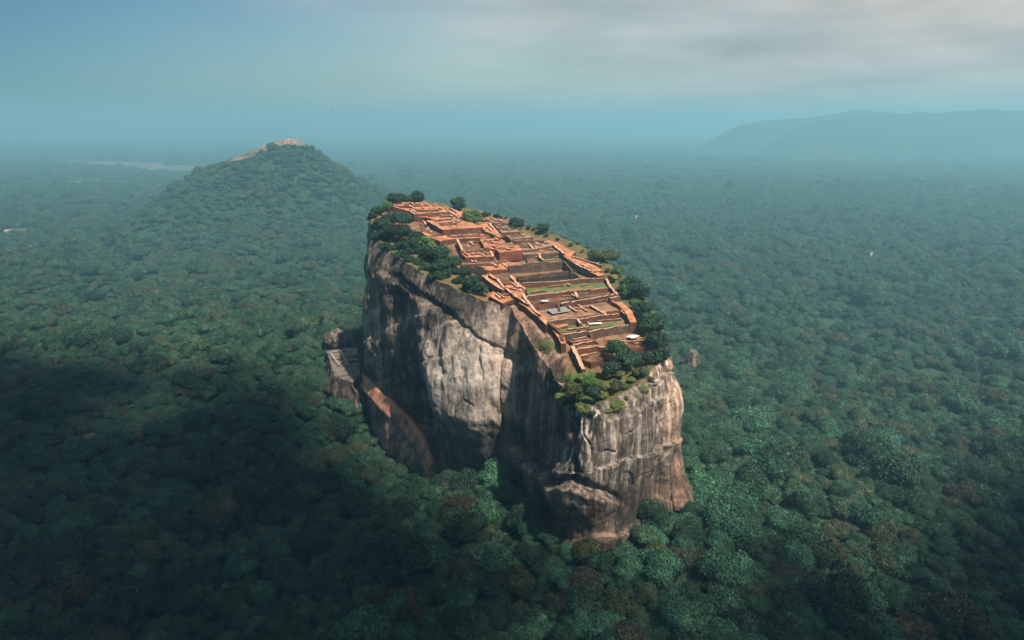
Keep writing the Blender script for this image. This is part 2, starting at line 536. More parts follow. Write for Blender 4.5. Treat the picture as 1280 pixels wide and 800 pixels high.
TONE = [  # dark 0 .. pale 1 of the rock, shade painted in under the overhang, per column and profile row
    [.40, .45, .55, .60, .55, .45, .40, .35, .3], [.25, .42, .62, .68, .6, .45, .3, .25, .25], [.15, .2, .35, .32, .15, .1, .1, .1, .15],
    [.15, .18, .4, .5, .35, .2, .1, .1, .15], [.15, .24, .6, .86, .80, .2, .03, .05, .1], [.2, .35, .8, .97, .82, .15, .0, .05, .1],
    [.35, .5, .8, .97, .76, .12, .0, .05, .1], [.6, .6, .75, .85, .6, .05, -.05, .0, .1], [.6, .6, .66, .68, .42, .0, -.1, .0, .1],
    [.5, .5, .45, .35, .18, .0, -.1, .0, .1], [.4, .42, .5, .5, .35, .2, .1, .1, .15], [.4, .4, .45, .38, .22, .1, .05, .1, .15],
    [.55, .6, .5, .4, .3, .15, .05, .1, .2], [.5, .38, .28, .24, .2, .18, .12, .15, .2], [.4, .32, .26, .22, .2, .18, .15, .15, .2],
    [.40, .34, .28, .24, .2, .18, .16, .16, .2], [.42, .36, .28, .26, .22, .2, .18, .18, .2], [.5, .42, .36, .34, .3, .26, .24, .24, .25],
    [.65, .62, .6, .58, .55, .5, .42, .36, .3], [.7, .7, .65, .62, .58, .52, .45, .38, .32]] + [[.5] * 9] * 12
WARM = [
    [.1] * 9, [.1, .1, .2, .25, .2, .3, .3, .3, .3], [.1] * 9, [.1] * 9, [0, 0, .0, .05, .05, .1, .1, .1, .1], [.1, .05, .0, .0, .05, .1, .1, .2, .2],
    [.2, .1, .0, .0, .05, .1, .1, .2, .3], [.5, .4, .2, .1, .1, .2, .3, .4, .4], [.7, .6, .4, .3, .2, .2, .2, .4, .5],
    [.7, .6, .5, .3, .2, .2, .3, .5, .6], [.6, .6, .5, .4, .3, .5, .7, .7, .7], [.6, .6, .5, .4, .3, .3, .5, .7, .7],
    [.9, .9, .8, .5, .2, .2, .3, .5, .6], [.3, .2, .05, .0, .0, .05, .1, .3, .4], [.1, .05, 0, 0, 0, .05, .15, .3, .4],
    [.15, .1, 0, 0, .0, .1, .25, .35, .4], [.2, .1, .0, .05, .1, .2, .3, .35, .4], [.3, .2, .15, .2, .25, .35, .4, .45, .5],
    [.6, .5, .5, .5, .6, .6, .65, .65, .6], [.8, .8, .7, .7, .75, .75, .75, .7, .6]] + [[.3] * 9] * 12
RIMW = np.array([on_plane(*p) for p in RIM])
NC = len(RIMW)


def cyc(vals, u):
    """periodic Catmull-Rom through vals at integer parameters"""
    vals = np.asarray(vals, float)
    n = len(vals)
    i = np.floor(u).astype(int)
    f = (u - i)
    if vals.ndim > 1:
        f = f.reshape(f.shape + (1,) * (vals.ndim - 1))
    p0, p1, p2, p3 = vals[(i - 1) % n], vals[i % n], vals[(i + 1) % n], vals[(i + 2) % n]
    return 0.5 * ((2 * p1) + (-p0 + p2) * f + (2 * p0 - 5 * p1 + 4 * p2 - p3) * f ** 2 + (-p0 + 3 * p1 - 3 * p2 + p3) * f ** 3)


# perimeter samples: dense where the cliff is in view
u_s = np.concatenate([np.linspace(-1, 20, 640, endpoint=False), np.linspace(20, NC - 1, 120, endpoint=False)])
rim = cyc(RIMW, u_s)
rim += np.stack([1.3 * fbm(rim / 7.0, 3, 301), 1.3 * fbm(rim / 7.0, 3, 302), 1.1 * fbm(rim / 5.0, 3, 303)], -1)
# outward normals from a smoothed perimeter
sm = rim[:, :2].copy()
for _ in range(60):
    sm = (np.roll(sm, 1, 0) + np.roll(sm, -1, 0) + 2 * sm) / 4
# arc-length independent tangent
tan = np.roll(sm, -4, 0) - np.roll(sm, 4, 0)
nrm = np.stack([tan[:, 1], -tan[:, 0]], -1)
nrm /= np.linalg.norm(nrm, axis=1, keepdims=True)
cen = sm.mean(0)
if ((sm - cen) * nrm).sum() < 0:
    nrm = -nrm
NV = 190
tv = np.linspace(0, 1, NV)


def row_interp(table):
    cols_ = cyc(np.array(table, float), u_s)            # (nu, 9)
    out = np.empty((len(u_s), NV))
    for k in range(len(u_s)):
        out[k] = np.interp(tv, PROF_T, cols_[k])
    ker = np.hanning(15)
    ker /= ker.sum()
    pad = np.pad(out, ((0, 0), (7, 7)), mode='edge')
    return np.stack([np.convolve(r, ker, 'valid') for r in pad])


off = row_interp(PROF)
off -= off[:, :1]
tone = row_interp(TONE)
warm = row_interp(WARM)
bz = cyc(np.array(BASE_Z, float), u_s)
CL = np.empty((len(u_s), NV, 3))
CL[..., 2] = rim[:, None, 2] + (bz - rim[:, 2])[:, None] * tv[None, :]
CL[..., :2] = rim[:, None, :2] + nrm[:, None, :] * off[..., None]
# overhang line and brown ledge along the foot of the front face
_px, _py = project(CL[:640])
la, lb = [], []
for qx, qy in [(606, 500), (622, 522), (640, 556), (660, 571), (690, 590), (720, 602), (748, 611), (772, 622), (786, 634)]:
    a_, b_ = np.unravel_index(np.argmin((_px - qx) ** 2 + (_py - qy) ** 2), _px.shape)
    la.append(a_)
    lb.append(tv[b_])
ua = np.arange(len(u_s))
tl = np.interp(ua, la, lb)
amp = np.interp(ua, [la[0] - 1, la[1], la[2], la[-3], la[-1]], [0, .5, 1, 1, 0]) * ((ua >= la[0]) & (ua <= la[-1]))
ker = np.hanning(25); ker /= ker.sum()
amp = np.convolve(amp, ker, 'same')
tl = tl + 0.02 * fbm(np.c_[ua / 14.0, ua * 0, ua * 0], 3, 500)
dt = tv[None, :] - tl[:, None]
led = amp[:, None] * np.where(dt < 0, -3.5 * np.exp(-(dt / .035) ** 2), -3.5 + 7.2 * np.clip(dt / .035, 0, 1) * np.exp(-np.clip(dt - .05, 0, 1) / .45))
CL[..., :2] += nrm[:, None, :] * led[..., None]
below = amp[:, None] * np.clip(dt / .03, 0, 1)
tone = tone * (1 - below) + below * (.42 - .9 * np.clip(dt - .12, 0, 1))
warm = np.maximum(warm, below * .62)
Q = CL.copy()
fade = np.clip(tv / 0.06, 0, 1)[None, :]
warp = 4.0 * np.stack([fbm(Q / 22.0, 3, 201), fbm(Q / 22.0, 3, 202), 2 * fbm(Q / 22.0, 3, 203)], -1)
Qw = Q + warp
d = 3.4 * fbm(Q / np.array([26, 26, 34.0]), 4, 40)
d += 1.5 * (1 - 2 * np.abs(fbm(Qw / np.array([9, 9, 80.0]), 3, 50))) * np.clip(0.7 + 1.2 * fbm(Q / 35.0, 2, 51), 0, 1.3)      # vertical flutes
along = Q[..., 0] * AA[0] + Q[..., 1] * AA[1]
bed = Q[..., 2] + 0.45 * along + 9 * fbm(Q / 40.0, 3, 61)                     # dipping exfoliation sheets
saw = (bed / 31.0) % 1.0
d += 2.6 * (saw ** 1.3 - 0.4) * np.clip(fbm(Q / 45.0, 2, 70) * 2.4 + 0.5, 0, 1)
d += 0.8 * fbm(Qw / np.array([4, 4, 7.0]), 4, 80)
_px, _py = project(CL)
_front = np.zeros(_px.shape, bool)
_front[:640] = True


def pdist(path):
    best = np.full(_px.shape, 1e9)
    for (ax_, ay_), (bx_, by_) in zip(path[:-1], path[1:]):
        ex, ey = bx_ - ax_, by_ - ay_
        t_ = np.clip(((_px - ax_) * ex + (_py - ay_) * ey) / (ex * ex + ey * ey), 0, 1)
        best = np.minimum(best, np.hypot(_px - ax_ - t_ * ex, _py - ay_ - t_ * ey))
    return np.where(_front, best, 1e9)


wob = 5 * fbm(Q / 9.0, 3, 611)
for path, w_, dep in [([(498, 343), (530, 368), (560, 392), (600, 424), (640, 452), (656, 472)], 4, 2.6),
                      ([(506, 372), (510, 420), (520, 480), (532, 540)], 13, 6.5),
                      ([(462, 352), (470, 400), (478, 440)], 9, 3),
                      ([(652, 452), (650, 500), (640, 550)], 11, 4),
                      ([(692, 478), (692, 520), (700, 575)], 7, 4),
                      ([(716, 510), (712, 560), (722, 600)], 6, 3.5),
                      ([(640, 400), (628, 430), (640, 455)], 6, 2.5),
                      ([(560, 392), (548, 430), (552, 468)], 5, 1.8),
                      ([(838, 470), (830, 520), (822, 570), (832, 620)], 6, 3.0),
                      ([(600, 425), (596, 450), (600, 475)], 3, 1.4)]:
    d -= dep * np.exp(-((pdist(path) + wob) / w_) ** 2)
hol = np.where(_front, np.exp(-((_px - 606) / 46) ** 2 - ((_py - 536) / 38) ** 2), 0)
d -= 2.5 * hol
# sheet edges: the rock below each line stands out like a thick peeling slab
for path, w_, dep in [([(470, 330), (500, 352), (540, 380), (580, 412)], 60, 2.6),
                      ([(730, 505), (760, 520), (800, 505), (840, 480)], 40, 1.6)]:
    P_ = np.array(path, float)
    yy = np.interp(_px, P_[:, 0], P_[:, 1]) + wob
    inx = np.clip((_px - P_[0, 0]) / 15, 0, 1) * np.clip((P_[-1, 0] - _px) / 15, 0, 1) * _front
    sgn = (_py - yy) * (1 if w_ > 0 else -1)
    d += dep * inx * np.clip(sgn / 3, 0, 1) * np.exp(-np.clip(sgn, 0, 999) / abs(w_))
crk = np.abs(fbm(Q / np.array([18, 18, 30.0]), 3, 91))
d -= 1.3 * np.clip(1 - crk / 0.03, 0, 1) * np.clip(fbm(Q / 30.0, 2, 99) * 3 + .4, 0, 1)
CL[..., :2] += nrm[:, None, :] * (d * fade)[..., None]
rockroot = empty("rock_outcrop", (cen[0], cen[1], 0), "huge flat-topped rock with sheer streaked cliffs rising out of the forest", "rock")


def under(o, root):
    o.parent = root
    o.matrix_parent_inverse = Matrix.Translation(-Vector(root.location))
    return o


def part(name, me, mat, root, smooth=False):
    return under(link(name, me, mat, None, smooth), root)


cm = grid_mesh("cliff", CL, close_u=True)
ucol = np.interp(u_s, [9.5, 12, 13, 18.5, 19.5, 20.5], [0, .35, 1, 1, .8, 0])[:, None]
attr(cm, "runs", ucol * np.exp(-(tv / .50) ** 2)[None, :] * np.clip(.6 + 1.4 * fbm(Q / np.array([14, 14, 40.0]), 2, 700), 0, 1.2))
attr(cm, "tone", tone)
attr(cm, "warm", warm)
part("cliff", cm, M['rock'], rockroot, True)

# summit ground: rings from the rim in to the long axis
ax0, ax1 = AO + AA * 22 + AC * 4, AO + AA * 225 + AC * 8
seg = ax1 - ax0
tt = np.clip(((rim[:, :2] - ax0) @ seg) / (seg @ seg), 0.0, 1.0)
inner = ax0 + tt[:, None] * seg
ss = np.array([0, .015, .03, .05, .075, .1, .13, .16, .19, .225, .26, .30, .34, .43, .53, .64, .76, .88, 1.0])
CAP = np.empty((len(u_s), len(ss), 3))
CAP[..., :2] = rim[:, None, :2] + (inner - rim[:, :2])[:, None, :] * ss[None, :, None]
h = plane_z(CAP[..., 0], CAP[..., 1]) - 4.4
w = np.clip(ss / 0.22, 0, 1)
w = w * w * (3 - 2 * w)
CAP[..., 2] = rim[:, None, 2] * (1 - w) + h * w + 0.7 * fbm(CAP / 6.0, 3, 95) * np.clip(ss * 20, 0, 1)
_cx, _cy = project(CAP)
CAP[..., 2] += ((_cx > 612) & (_cx < 712) & (_cy > 372)) * np.clip(ss / .04, 0, 1) * np.clip((.34 - ss) / .1, 0, 1) * 2.6 * fbm(CAP / 11.0, 3, 96)
capm = grid_mesh("summit_ground", CAP, close_u=True)
cpx, cpy = project(CAP)
green = np.clip((cpy - 452) / 18, 0, 1) * np.clip((cpx - 690) / 20, 0, 1)
green = np.maximum(green, np.exp(-((cpx - 680) / 16) ** 2 - ((cpy - 432) / 9) ** 2))
green = np.maximum(green, np.clip((cpx - 640 - (cpy - 280) * 1.15) / 30, 0, .62))
green = np.maximum(green, 0.8 * np.clip((600 - cpx) / 20, 0, 1) * (1 - np.clip(ss / 0.35, 0, 1))[None, :])
attr(capm, "green", green)
capo = part("summit_ground", capm, M['summit'], rockroot, True)
capm.materials.append(M['rock'])
attr(capm, "tone", 0.62 + 0.2 * fbm(CAP / 9.0, 3, 401))
attr(capm, "warm", 0.75 + 0.3 * fbm(CAP / 14.0, 3, 402))
shoulder = (cpx < 704 + 6 * fbm(CAP / 4.0, 2, 403)) & (cpx > 612) & (cpy > 372) & (cpx > 700 - 1.2 * (cpy - 300)) & (ss[None, :] < 0.36) & ~(np.hypot((cpx - 680) / 15, (cpy - 433) / 8) < 1 + .3 * fbm(CAP / 3.0, 2, 404))
nvr = len(ss)
mi = np.zeros(len(capm.polygons), np.int32)
mi[:] = shoulder[:, :nvr - 1].reshape(-1)[:len(mi)]
capm.polygons.foreach_set("material_index", mi)


def apron(name, top, bot, inset, tone_v, warm_v, seed, bulge=2.0, cap_rows=8):
    """a buttress standing against the foot of the cliff: top and bottom edges are 3-D polylines"""
    top, bot = np.array(top), np.array(bot)
    n = 220

    def rs(P):
        s = np.linspace(0, len(P) - 1, n)
        i = np.clip(np.floor(s).astype(int), 0, len(P) - 2)
        f = (s - i)[:, None]
        f = f * f * (3 - 2 * f) * .4 + f * .6
        return P[i] * (1 - f) + P[i + 1] * f
    T, B = rs(top), rs(bot)
    tn = np.gradient(T[:, :2], axis=0)
    nn = np.stack([tn[:, 1], -tn[:, 0]], -1)
    nn /= np.linalg.norm(nn, axis=1, keepdims=True) + 1e-9
    if (nn[:, 1].mean()) > 0:
        nn = -nn
    for _ in range(20):
        nn[1:-1] = (nn[:-2] + 2 * nn[1:-1] + nn[2:]) / 4
    rows = []
    for k in range(cap_rows):
        f = 1 - k / cap_rows
        q = T.copy()
        q[:, :2] -= nn * inset * f
        q[:, 2] += 1.0 * f
        rows.append(q)
    m = 70
    for k in range(m):
        f = k / (m - 1)
        q = T * (1 - f) + B * f
        q[:, :2] += nn * (bulge * math.sin(math.pi * f ** 0.8))[..., None] if False else nn * (bulge * math.sin(math.pi * f ** 0.8))
        rows.append(q)
    P = np.stack(rows, 1)
    dd = 1.1 * fbm(P / np.array([10, 10, 14.0]), 4, seed) + 0.5 * fbm(P / np.array([3, 3, 12.0]), 3, seed + 9)
    P[..., :2] += nn[:, None, :] * dd[..., None]
    P[..., 2] += 0.5 * fbm(P / 8.0, 3, seed + 20)
    me = grid_mesh(name, P)
    attr(me, "tone", np.full(P.shape[:2], tone_v) + 0.25 * fbm(P / 15.0, 3, seed + 30))
    attr(me, "warm", np.full(P.shape[:2], warm_v))
    return part(name, me, M['rock'], rockroot, True)


# buttress under the plastered wall on the left, and the brown ledge at the foot of the front face
_vx, _vy = project(CL[:620])
_vis = np.ones(_vx.shape, bool)


def cliff_at(px, py, out=0.0):
    k = np.argmin((_vx - px) ** 2 + (_vy - py) ** 2 + np.where(CL[:620, :, 1] > 470, 200, 0))
    a, b = np.unravel_index(k, _vx.shape)
    q = CL[a, b].copy()
    d = ray(px, py)
    q = np.array([0, 0, CAM_H]) + d * (q[1] / d[1])         # keep the depth, land on the asked sight line
    q[:2] += nrm[a] * out
    return q


LEDGE = [(450, 455), (454, 467), (470, 479), (495, 503), (520, 526), (539, 555), (547, 582), (549, 606)]
led3 = [cliff_at(*p, 3.0) for p in LEDGE]
foot3 = [at_y(px, py, q[1] - 9) for (px, py), q in zip([(450, 480), (456, 508), (468, 540), (484, 570), (506, 602), (524, 622), (540, 640), (552, 652)], led3)]
apron("rock_buttress", led3, foot3, 12, 0.50, 0.60, 140, 1.0)
# ------------------------------------------------------------------ ruins on the summit (traced terraces, each a solid with its own level)
def V2(*p): return [(440 + x / 6.4, 230 + y / 6.4) for x, y in p]
def V3(*p): return [(600 + x / 5.3333, 250 + y / 5.3333) for x, y in p]
def V4(*p): return [(600 + x / 5.3333, 360 + y / 5.3333) for x, y in p]


def inside(poly, x, y):
    ins = np.zeros(x.shape, bool)
    j = len(poly) - 1
    for i in range(len(poly)):
        xi, yi = poly[i]
        xj, yj = poly[j]
        c = ((yi > y) != (yj > y)) & (x < (xj - xi) * (y - yi) / (yj - yi + 1e-12) + xi)
        ins ^= c
        j = i
    return ins


def poly_area(P):
    x, y = P[:, 0], P[:, 1]
    return 0.5 * np.sum(x * np.roll(y, -1) - np.roll(x, -1) * y)


def densify(P, step=2.0, jit=0.18, seed=0):
    r = np.random.default_rng(seed)
    out = []
    for a, b in zip(P, np.roll(P, -1, 0)):
        n = max(1, int(np.linalg.norm(b - a) / step))
        for k in range(n):
            q = a + (b - a) * k / n
            out.append(q + (r.normal(0, jit, 2) if k else 0))
    return np.array(out)


def on_tilt(px, py, c, z, tilt):
    d = ray(px, py)
    k = z - tilt * SL * (c[:2] @ AA)
    return np.array([0, 0, CAM_H]) + d * ((k - CAM_H) / (d[2] - tilt * SL * (d[:2] @ AA)))


def terrace(name, label, pix, dz=0.0, floor='earth', side='brick', depth=6.0, cat="ruin terrace", tilt=None):
    c = np.mean([on_plane(*p) for p in pix], 0)
    z = plane_z(c[0], c[1]) + dz
    q3 = np.array([on_plane(*p) for p in pix])
    ext = np.ptp((q3[:, :2] - AO) @ AA)
    if tilt is None:
        tilt = float(np.clip(1 - 9.0 / max(ext, 1), 0.25, 0.95))
    P = np.array([on_tilt(px, py, c, z, tilt)[:2] for px, py in pix])
    if poly_area(P) < 0:
        P = P[::-1]
    P = densify(P, 2.5, 0.15, len(name) + int(c[0] * 7) % 97)
    root = empty(name, (c[0], c[1], z), label, cat, "ruined terraces on the flat top")
    n = len(P)
    zs = z + tilt * SL * ((P - c[:2]) @ AA) + 0.18 * fbm(np.c_[P / 2.0, np.zeros(n)], 2, 5)
    bm = bmesh.new()
    tv_ = [bm.verts.new((p[0], p[1], q)) for p, q in zip(P, zs)]
    bv_ = [bm.verts.new((p[0], p[1], q - depth)) for p, q in zip(P, zs)]
    for k in range(n):
        bm.faces.new((bv_[k], bv_[(k + 1) % n], tv_[(k + 1) % n], tv_[k]))
    me = bpy.data.meshes.new("retaining_wall")
    bm.to_mesh(me)
    bm.free()
    part("retaining_wall", me, M[side], root)
    bm = bmesh.new()
    f = bm.faces.new([bm.verts.new((p[0], p[1], q)) for p, q in zip(P, zs)])
    bmesh.ops.triangulate(bm, faces=[f])
    me = bpy.data.meshes.new("earth_floor")
    bm.to_mesh(me)
    bm.free()
    part("grass_floor" if floor == 'grass' else "earth_floor", me, M[floor], root)
    ar = abs(poly_area(P))
    if ar > 45 and 'path' not in label and 'stair' not in label and 'walkway' not in label and 'ramp' not in label:
        sr = np.random.default_rng(int(ar * 10) % 9973)
        tries, made, want = 0, 0, int(np.clip(ar / 45, 2, 7))
        while tries < 60 and made < want:
            tries += 1
            dv = (AA, AC)[int(sr.random() < .6)] + sr.normal(0, .06, 2)
            c2 = P[int(sr.integers(n))] * .5 + P[int(sr.integers(n))] * .5
            L_ = sr.uniform(2.0, 6.0)
            ends = np.array([c2 - dv * L_, c2 + dv * L_])
            chk = np.array([c2 - dv * L_ * 1.1, c2, c2 + dv * L_ * 1.1])
            if not inside(P, chk[:, 0], chk[:, 1]).all():
                continue
            hs = sr.uniform(.5, 1.1)
            e3 = [np.array([*e, z + tilt * SL * ((e - c[:2]) @ AA) + hs]) for e in ends]
            ms = wall_mesh(e3, hs, sr.uniform(.7, 1.1), .3, made + 5)
            part("wall_stub", ms, M['lit_top'], root).data.materials.append(M[side])
            made += 1
    return root, z


def wall_mesh(P3, h, th, drop, seed=1):
    """a thick wall along a 3-D polyline (its top line); rough top"""
    P3 = np.array(P3, float)
    pts = [P3[0]]
    for a, b in zip(P3[:-1], P3[1:]):
        n = max(1, int(np.linalg.norm(b - a) / 1.6))
        pts += [a + (b - a) * (k + 1) / n for k in range(n)]
    P = np.array(pts)
    t = np.gradient(P[:, :2], axis=0)
    t /= np.linalg.norm(t, axis=1, keepdims=True) + 1e-9
    n = np.stack([-t[:, 1], t[:, 0]], -1)
    r = np.random.default_rng(seed)
    wv = th / 2 * (1 + 0.15 * r.normal(size=len(P)))
    top = P[:, 2] + 0.16 * r.normal(size=len(P)) * min(1, h)
    A = np.c_[P[:, :2] + n * wv[:, None], top]
    B = np.c_[P[:, :2] - n * wv[:, None], top + 0.05]
    A0 = np.c_[A[:, :2], P[:, 2] - h - drop]
    B0 = np.c_[B[:, :2], P[:, 2] - h - drop]
    bm = bmesh.new()
    vs = [[bm.verts.new(q) for q in S] for S in (A0, A, B, B0)]
    m = len(P)
    for k in range(m - 1):
        for i in range(3):
            bm.faces.new((vs[i][k], vs[i][k + 1], vs[i + 1][k + 1], vs[i + 1][k]))
    bm.faces.new([vs[i][0] for i in range(4)])
    bm.faces.new([vs[i][-1] for i in (3, 2, 1, 0)])
    bmesh.ops.recalc_face_normals(bm, faces=bm.faces)
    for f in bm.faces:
        f.material_index = 0 if f.normal.z > .6 else 1  # upward faces get the top colour with painted sunlight, sides the second slot
    me = bpy.data.meshes.new("ruin_wall")
    bm.to_mesh(me)
    bm.free()
    return me


def wall(label, pix, z=None, dz=1.2, h=1.2, th=1.3, mat='lit_top', drop=2.2, name="ruin_wall", cat="ruin wall", level=False):
    P3 = [on_plane(px, py, dz) if z is None else at_z(px, py, z) for px, py in pix]
    if level:
        zc = float(np.mean([p[2] for p in P3]))
        P3 = [at_z(px, py, zc) for px, py in pix]
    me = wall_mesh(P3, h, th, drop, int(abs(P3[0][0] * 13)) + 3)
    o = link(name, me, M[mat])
    me.materials.append(M[mat if mat != 'lit_top' else ('brick', 'brick_grey', 'brick')[int(abs(P3[0][1])) % 3]])
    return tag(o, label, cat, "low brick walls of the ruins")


T = terrace
# --- far palace
T("ruin_terrace", "topmost orange palace platform at the far end of the rock", V2((285, 150), (400, 143), (570, 150), (695, 188), (690, 206), (520, 208), (465, 178), (330, 172)), 0.6)
T("ruin_terrace", "narrow step right below the topmost palace platform", V2((350, 182), (460, 186), (520, 212), (760, 206), (775, 222), (500, 240), (455, 215)), 0.0)
T("ruin_terrace", "orange corridor sloping right beside the palace steps", V2((640, 160), (720, 180), (800, 196), (905, 235), (880, 262), (790, 225), (700, 190)), 0.0)
T("ruin_terrace", "long third step of the far palace with dark front", V2((475, 244), (770, 226), (865, 268), (655, 292), (640, 268), (520, 262)), -0.4)
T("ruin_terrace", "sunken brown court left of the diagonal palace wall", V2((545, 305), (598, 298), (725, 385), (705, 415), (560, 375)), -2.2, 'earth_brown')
T("ruin_terrace", "raised palace room with hollow centre above the broad orange court", V2((605, 290), (660, 294), (870, 276), (905, 330), (1050, 345), (735, 366)), 0.6)
T("ruin_terrace", "broad orange court below the far palace wall", V2((545, 378), (700, 405), (1055, 378), (1165, 408), (1060, 430), (820, 438), (705, 458), (600, 420)), -1.4)
T("ruin_terrace", "orange slope right of the large green bush", V2((1010, 330), (1080, 300), (1190, 400), (1160, 415), (1055, 375)), 0.3)
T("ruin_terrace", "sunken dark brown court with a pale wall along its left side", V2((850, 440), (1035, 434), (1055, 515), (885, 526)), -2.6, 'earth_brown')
T("ruin_terrace", "bright orange block right of the sunken dark court", V2((1035, 440), (1215, 452), (1225, 468), (1075, 502)), 0.2, 'earth', 'brick_red')
T("ruin_terrace", "pale orange terrace above the rim bushes", V2((862, 534), (1100, 512), (1130, 582), (905, 588)), -0.6)
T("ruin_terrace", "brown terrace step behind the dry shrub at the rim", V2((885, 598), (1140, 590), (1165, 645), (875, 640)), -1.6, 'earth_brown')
T("ruin_terrace", "long orange brick bank left of the pale compartments", V2((1075, 508), (1280, 468), (1300, 490), (1125, 522)), 0.6, 'earth', 'brick_red')
T("ruin_terrace", "massive red brick block in the middle of the ruins", V3((90, 318), (250, 305), (285, 333), (130, 352)), 1.0, 'earth', 'brick_red')
T("ruin_terrace", "orange shelf at the foot of the massive red brick block", V3((0, 340), (85, 335), (125, 405), (300, 425), (180, 462), (0, 470)), -2.2, 'earth')
# --- right-hand compartments
T("ruin_terrace", "small top compartment on the right edge near the far bushes", V3((35, 118), (180, 136), (195, 152), (70, 150)), 0.2, 'earth_dull', 'brick_grey')
T("ruin_terrace", "second grey-brown compartment down the right edge", V3((75, 158), (195, 156), (235, 184), (112, 184)), -0.2, 'earth_dull', 'brick_grey')
T("ruin_terrace", "third grey-brown compartment down the right edge", V3((115, 190), (238, 188), (268, 208), (142, 214)), 0.0, 'earth_dull', 'brick_grey')
T("ruin_terrace", "pale stairway strip between orange court and grey compartments", V3((40, 170), (75, 165), (150, 245), (120, 252)), 0.5)
T("ruin_terrace", "broad brown compartment left of the round lone tree", V3((150, 222), (272, 214), (355, 250), (205, 262)), -0.6, 'earth_dull', 'brick_grey')
T("ruin_terrace", "orange bank beside the broad brown compartment", V3((0, 258), (140, 253), (168, 284), (30, 318)), 0.2, 'earth', 'brick_red')
T("ruin_terrace", "left half of the paired compartments in the middle right", V3((215, 290), (330, 282), (362, 325), (262, 332)), -0.8, 'earth_dull', 'brick_grey')
T("ruin_terrace", "right half of the paired compartments in the middle right", V3((338, 281), (440, 270), (485, 297), (372, 324)), -0.6, 'earth_dull', 'brick_grey')
T("ruin_terrace", "wide shelf below the paired compartments", V3((275, 340), (370, 328), (490, 306), (535, 346), (440, 357), (290, 362)), -0.8, 'earth_dull', 'brick_grey')
T("ruin_terrace", "small grassy hollow above the dark pool", V3((430, 368), (520, 360), (545, 396), (430, 406)), -2.6, 'grass', 'brick_grey')
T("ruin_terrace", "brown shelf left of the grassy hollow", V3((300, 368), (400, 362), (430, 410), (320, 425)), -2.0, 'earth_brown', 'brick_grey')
T("ruin_terrace", "orange walkway running along the right edge of the rock", V3((430, 262), (520, 285), (600, 336), (640, 346), (612, 368), (660, 390), (788, 446), (812, 466), (790, 478), (620, 416), (560, 378), (500, 305)), -0.5, 'earth')
T("ruin_terrace", "back shelf above the dark pool", V3((185, 430), (430, 412), (550, 402), (560, 412), (195, 452)), -1.0, 'earth_dull', 'brick_grey')
T("ruin_terrace", "orange ramp going down into the dark pool", V3((585, 470), (640, 462), (740, 516), (670, 526)), -3.8, 'earth')
T("ruin_terrace", "brown strip between the two dark trenches at the right edge", V3((600, 415), (640, 410), (800, 485), (830, 500), (790, 508), (620, 425)), -0.6, 'earth')
# --- near courts
T("ruin_terrace", "grassy first court below the dark pool wall", V3((300, 560), (690, 536), (845, 540), (865, 582), (320, 636)), -2.0, 'grass', 'brick_grey')
T("ruin_terrace", "second long brown court below the grassy strip", V3((330, 655), (640, 622), (860, 596), (905, 622), (350, 694)), -2.0, 'earth_brown', 'brick_grey')
T("ruin_terrace", "wide third court holding the metal shed", V3((350, 720), (530, 700), (880, 645), (950, 700), (985, 742), (440, 800)), -2.3, 'earth_dull', 'brick')
T("ruin_terrace", "curved orange path bordering the third court on the right", V3((870, 672), (950, 684), (1010, 740), (1045, 812), (1000, 815), (965, 745), (920, 700)), 0.2, 'earth')
T("ruin_terrace", "grassy lowest court with a white slab lying on it", V4((470, 240), (930, 180), (1000, 222), (1030, 235), (548, 296)), -2.2, 'grass', 'brick')
T("ruin_terrace", "reddish earth corner of the lowest court", V4((472, 240), (585, 232), (590, 250), (515, 268)), -1.6, 'earth', 'brick')
T("ruin_terrace", "rough brick ledge under the lowest court", V4((580, 345), (725, 325), (760, 350), (640, 378)), -1.6, 'earth_brown', 'brick')
T("ruin_terrace", "stepped brown landing beside the long sloping wall", V4((640, 385), (775, 362), (830, 392), (655, 412)), -1.4, 'earth_brown', 'brick')
T("ruin_terrace", "lowest brown landing near the big round shrub", V4((665, 430), (830, 405), (815, 480), (740, 500), (690, 480)), -2.0, 'earth_brown', 'brick')
T("ruin_terrace", "brown shelf under the white tarpaulin on the right edge", V4((850, 345), (1120, 335), (1120, 400), (900, 400)), -2.0, 'earth_brown', 'brick')
# --- left stairway strip
T("ruin_terrace", "orange stair landing at the left rim above the pale cliff", V3((20, 500), (70, 488), (170, 580), (150, 600), (90, 570)), -0.4, depth=3.0)
T("ruin_terrace", "pale orange flight of broken steps left of the dark pool", V3((165, 560), (260, 545), (300, 590), (270, 660), (220, 640)), -0.4)
T("ruin_terrace", "dark brown terrace between the two orange stairways", V3((75, 500), (190, 480), (230, 545), (165, 560)), -1.0, 'earth_brown')
T("ruin_terrace", "brown shelf at the top of the pale cliff", V3((80, 610), (170, 600), (235, 660), (150, 690), (60, 640)), -1.6, 'earth', depth=2.0)
T("ruin_terrace", "orange strip running along the left edge of the near courts", V4((255, 95), (320, 100), (450, 215), (440, 245), (370, 180), (290, 120)), -0.6)
T("ruin_terrace", "orange path beside the wall of the lowest court", V4((440, 215), (475, 228), (560, 320), (575, 372), (540, 370), (500, 300)), -0.8)

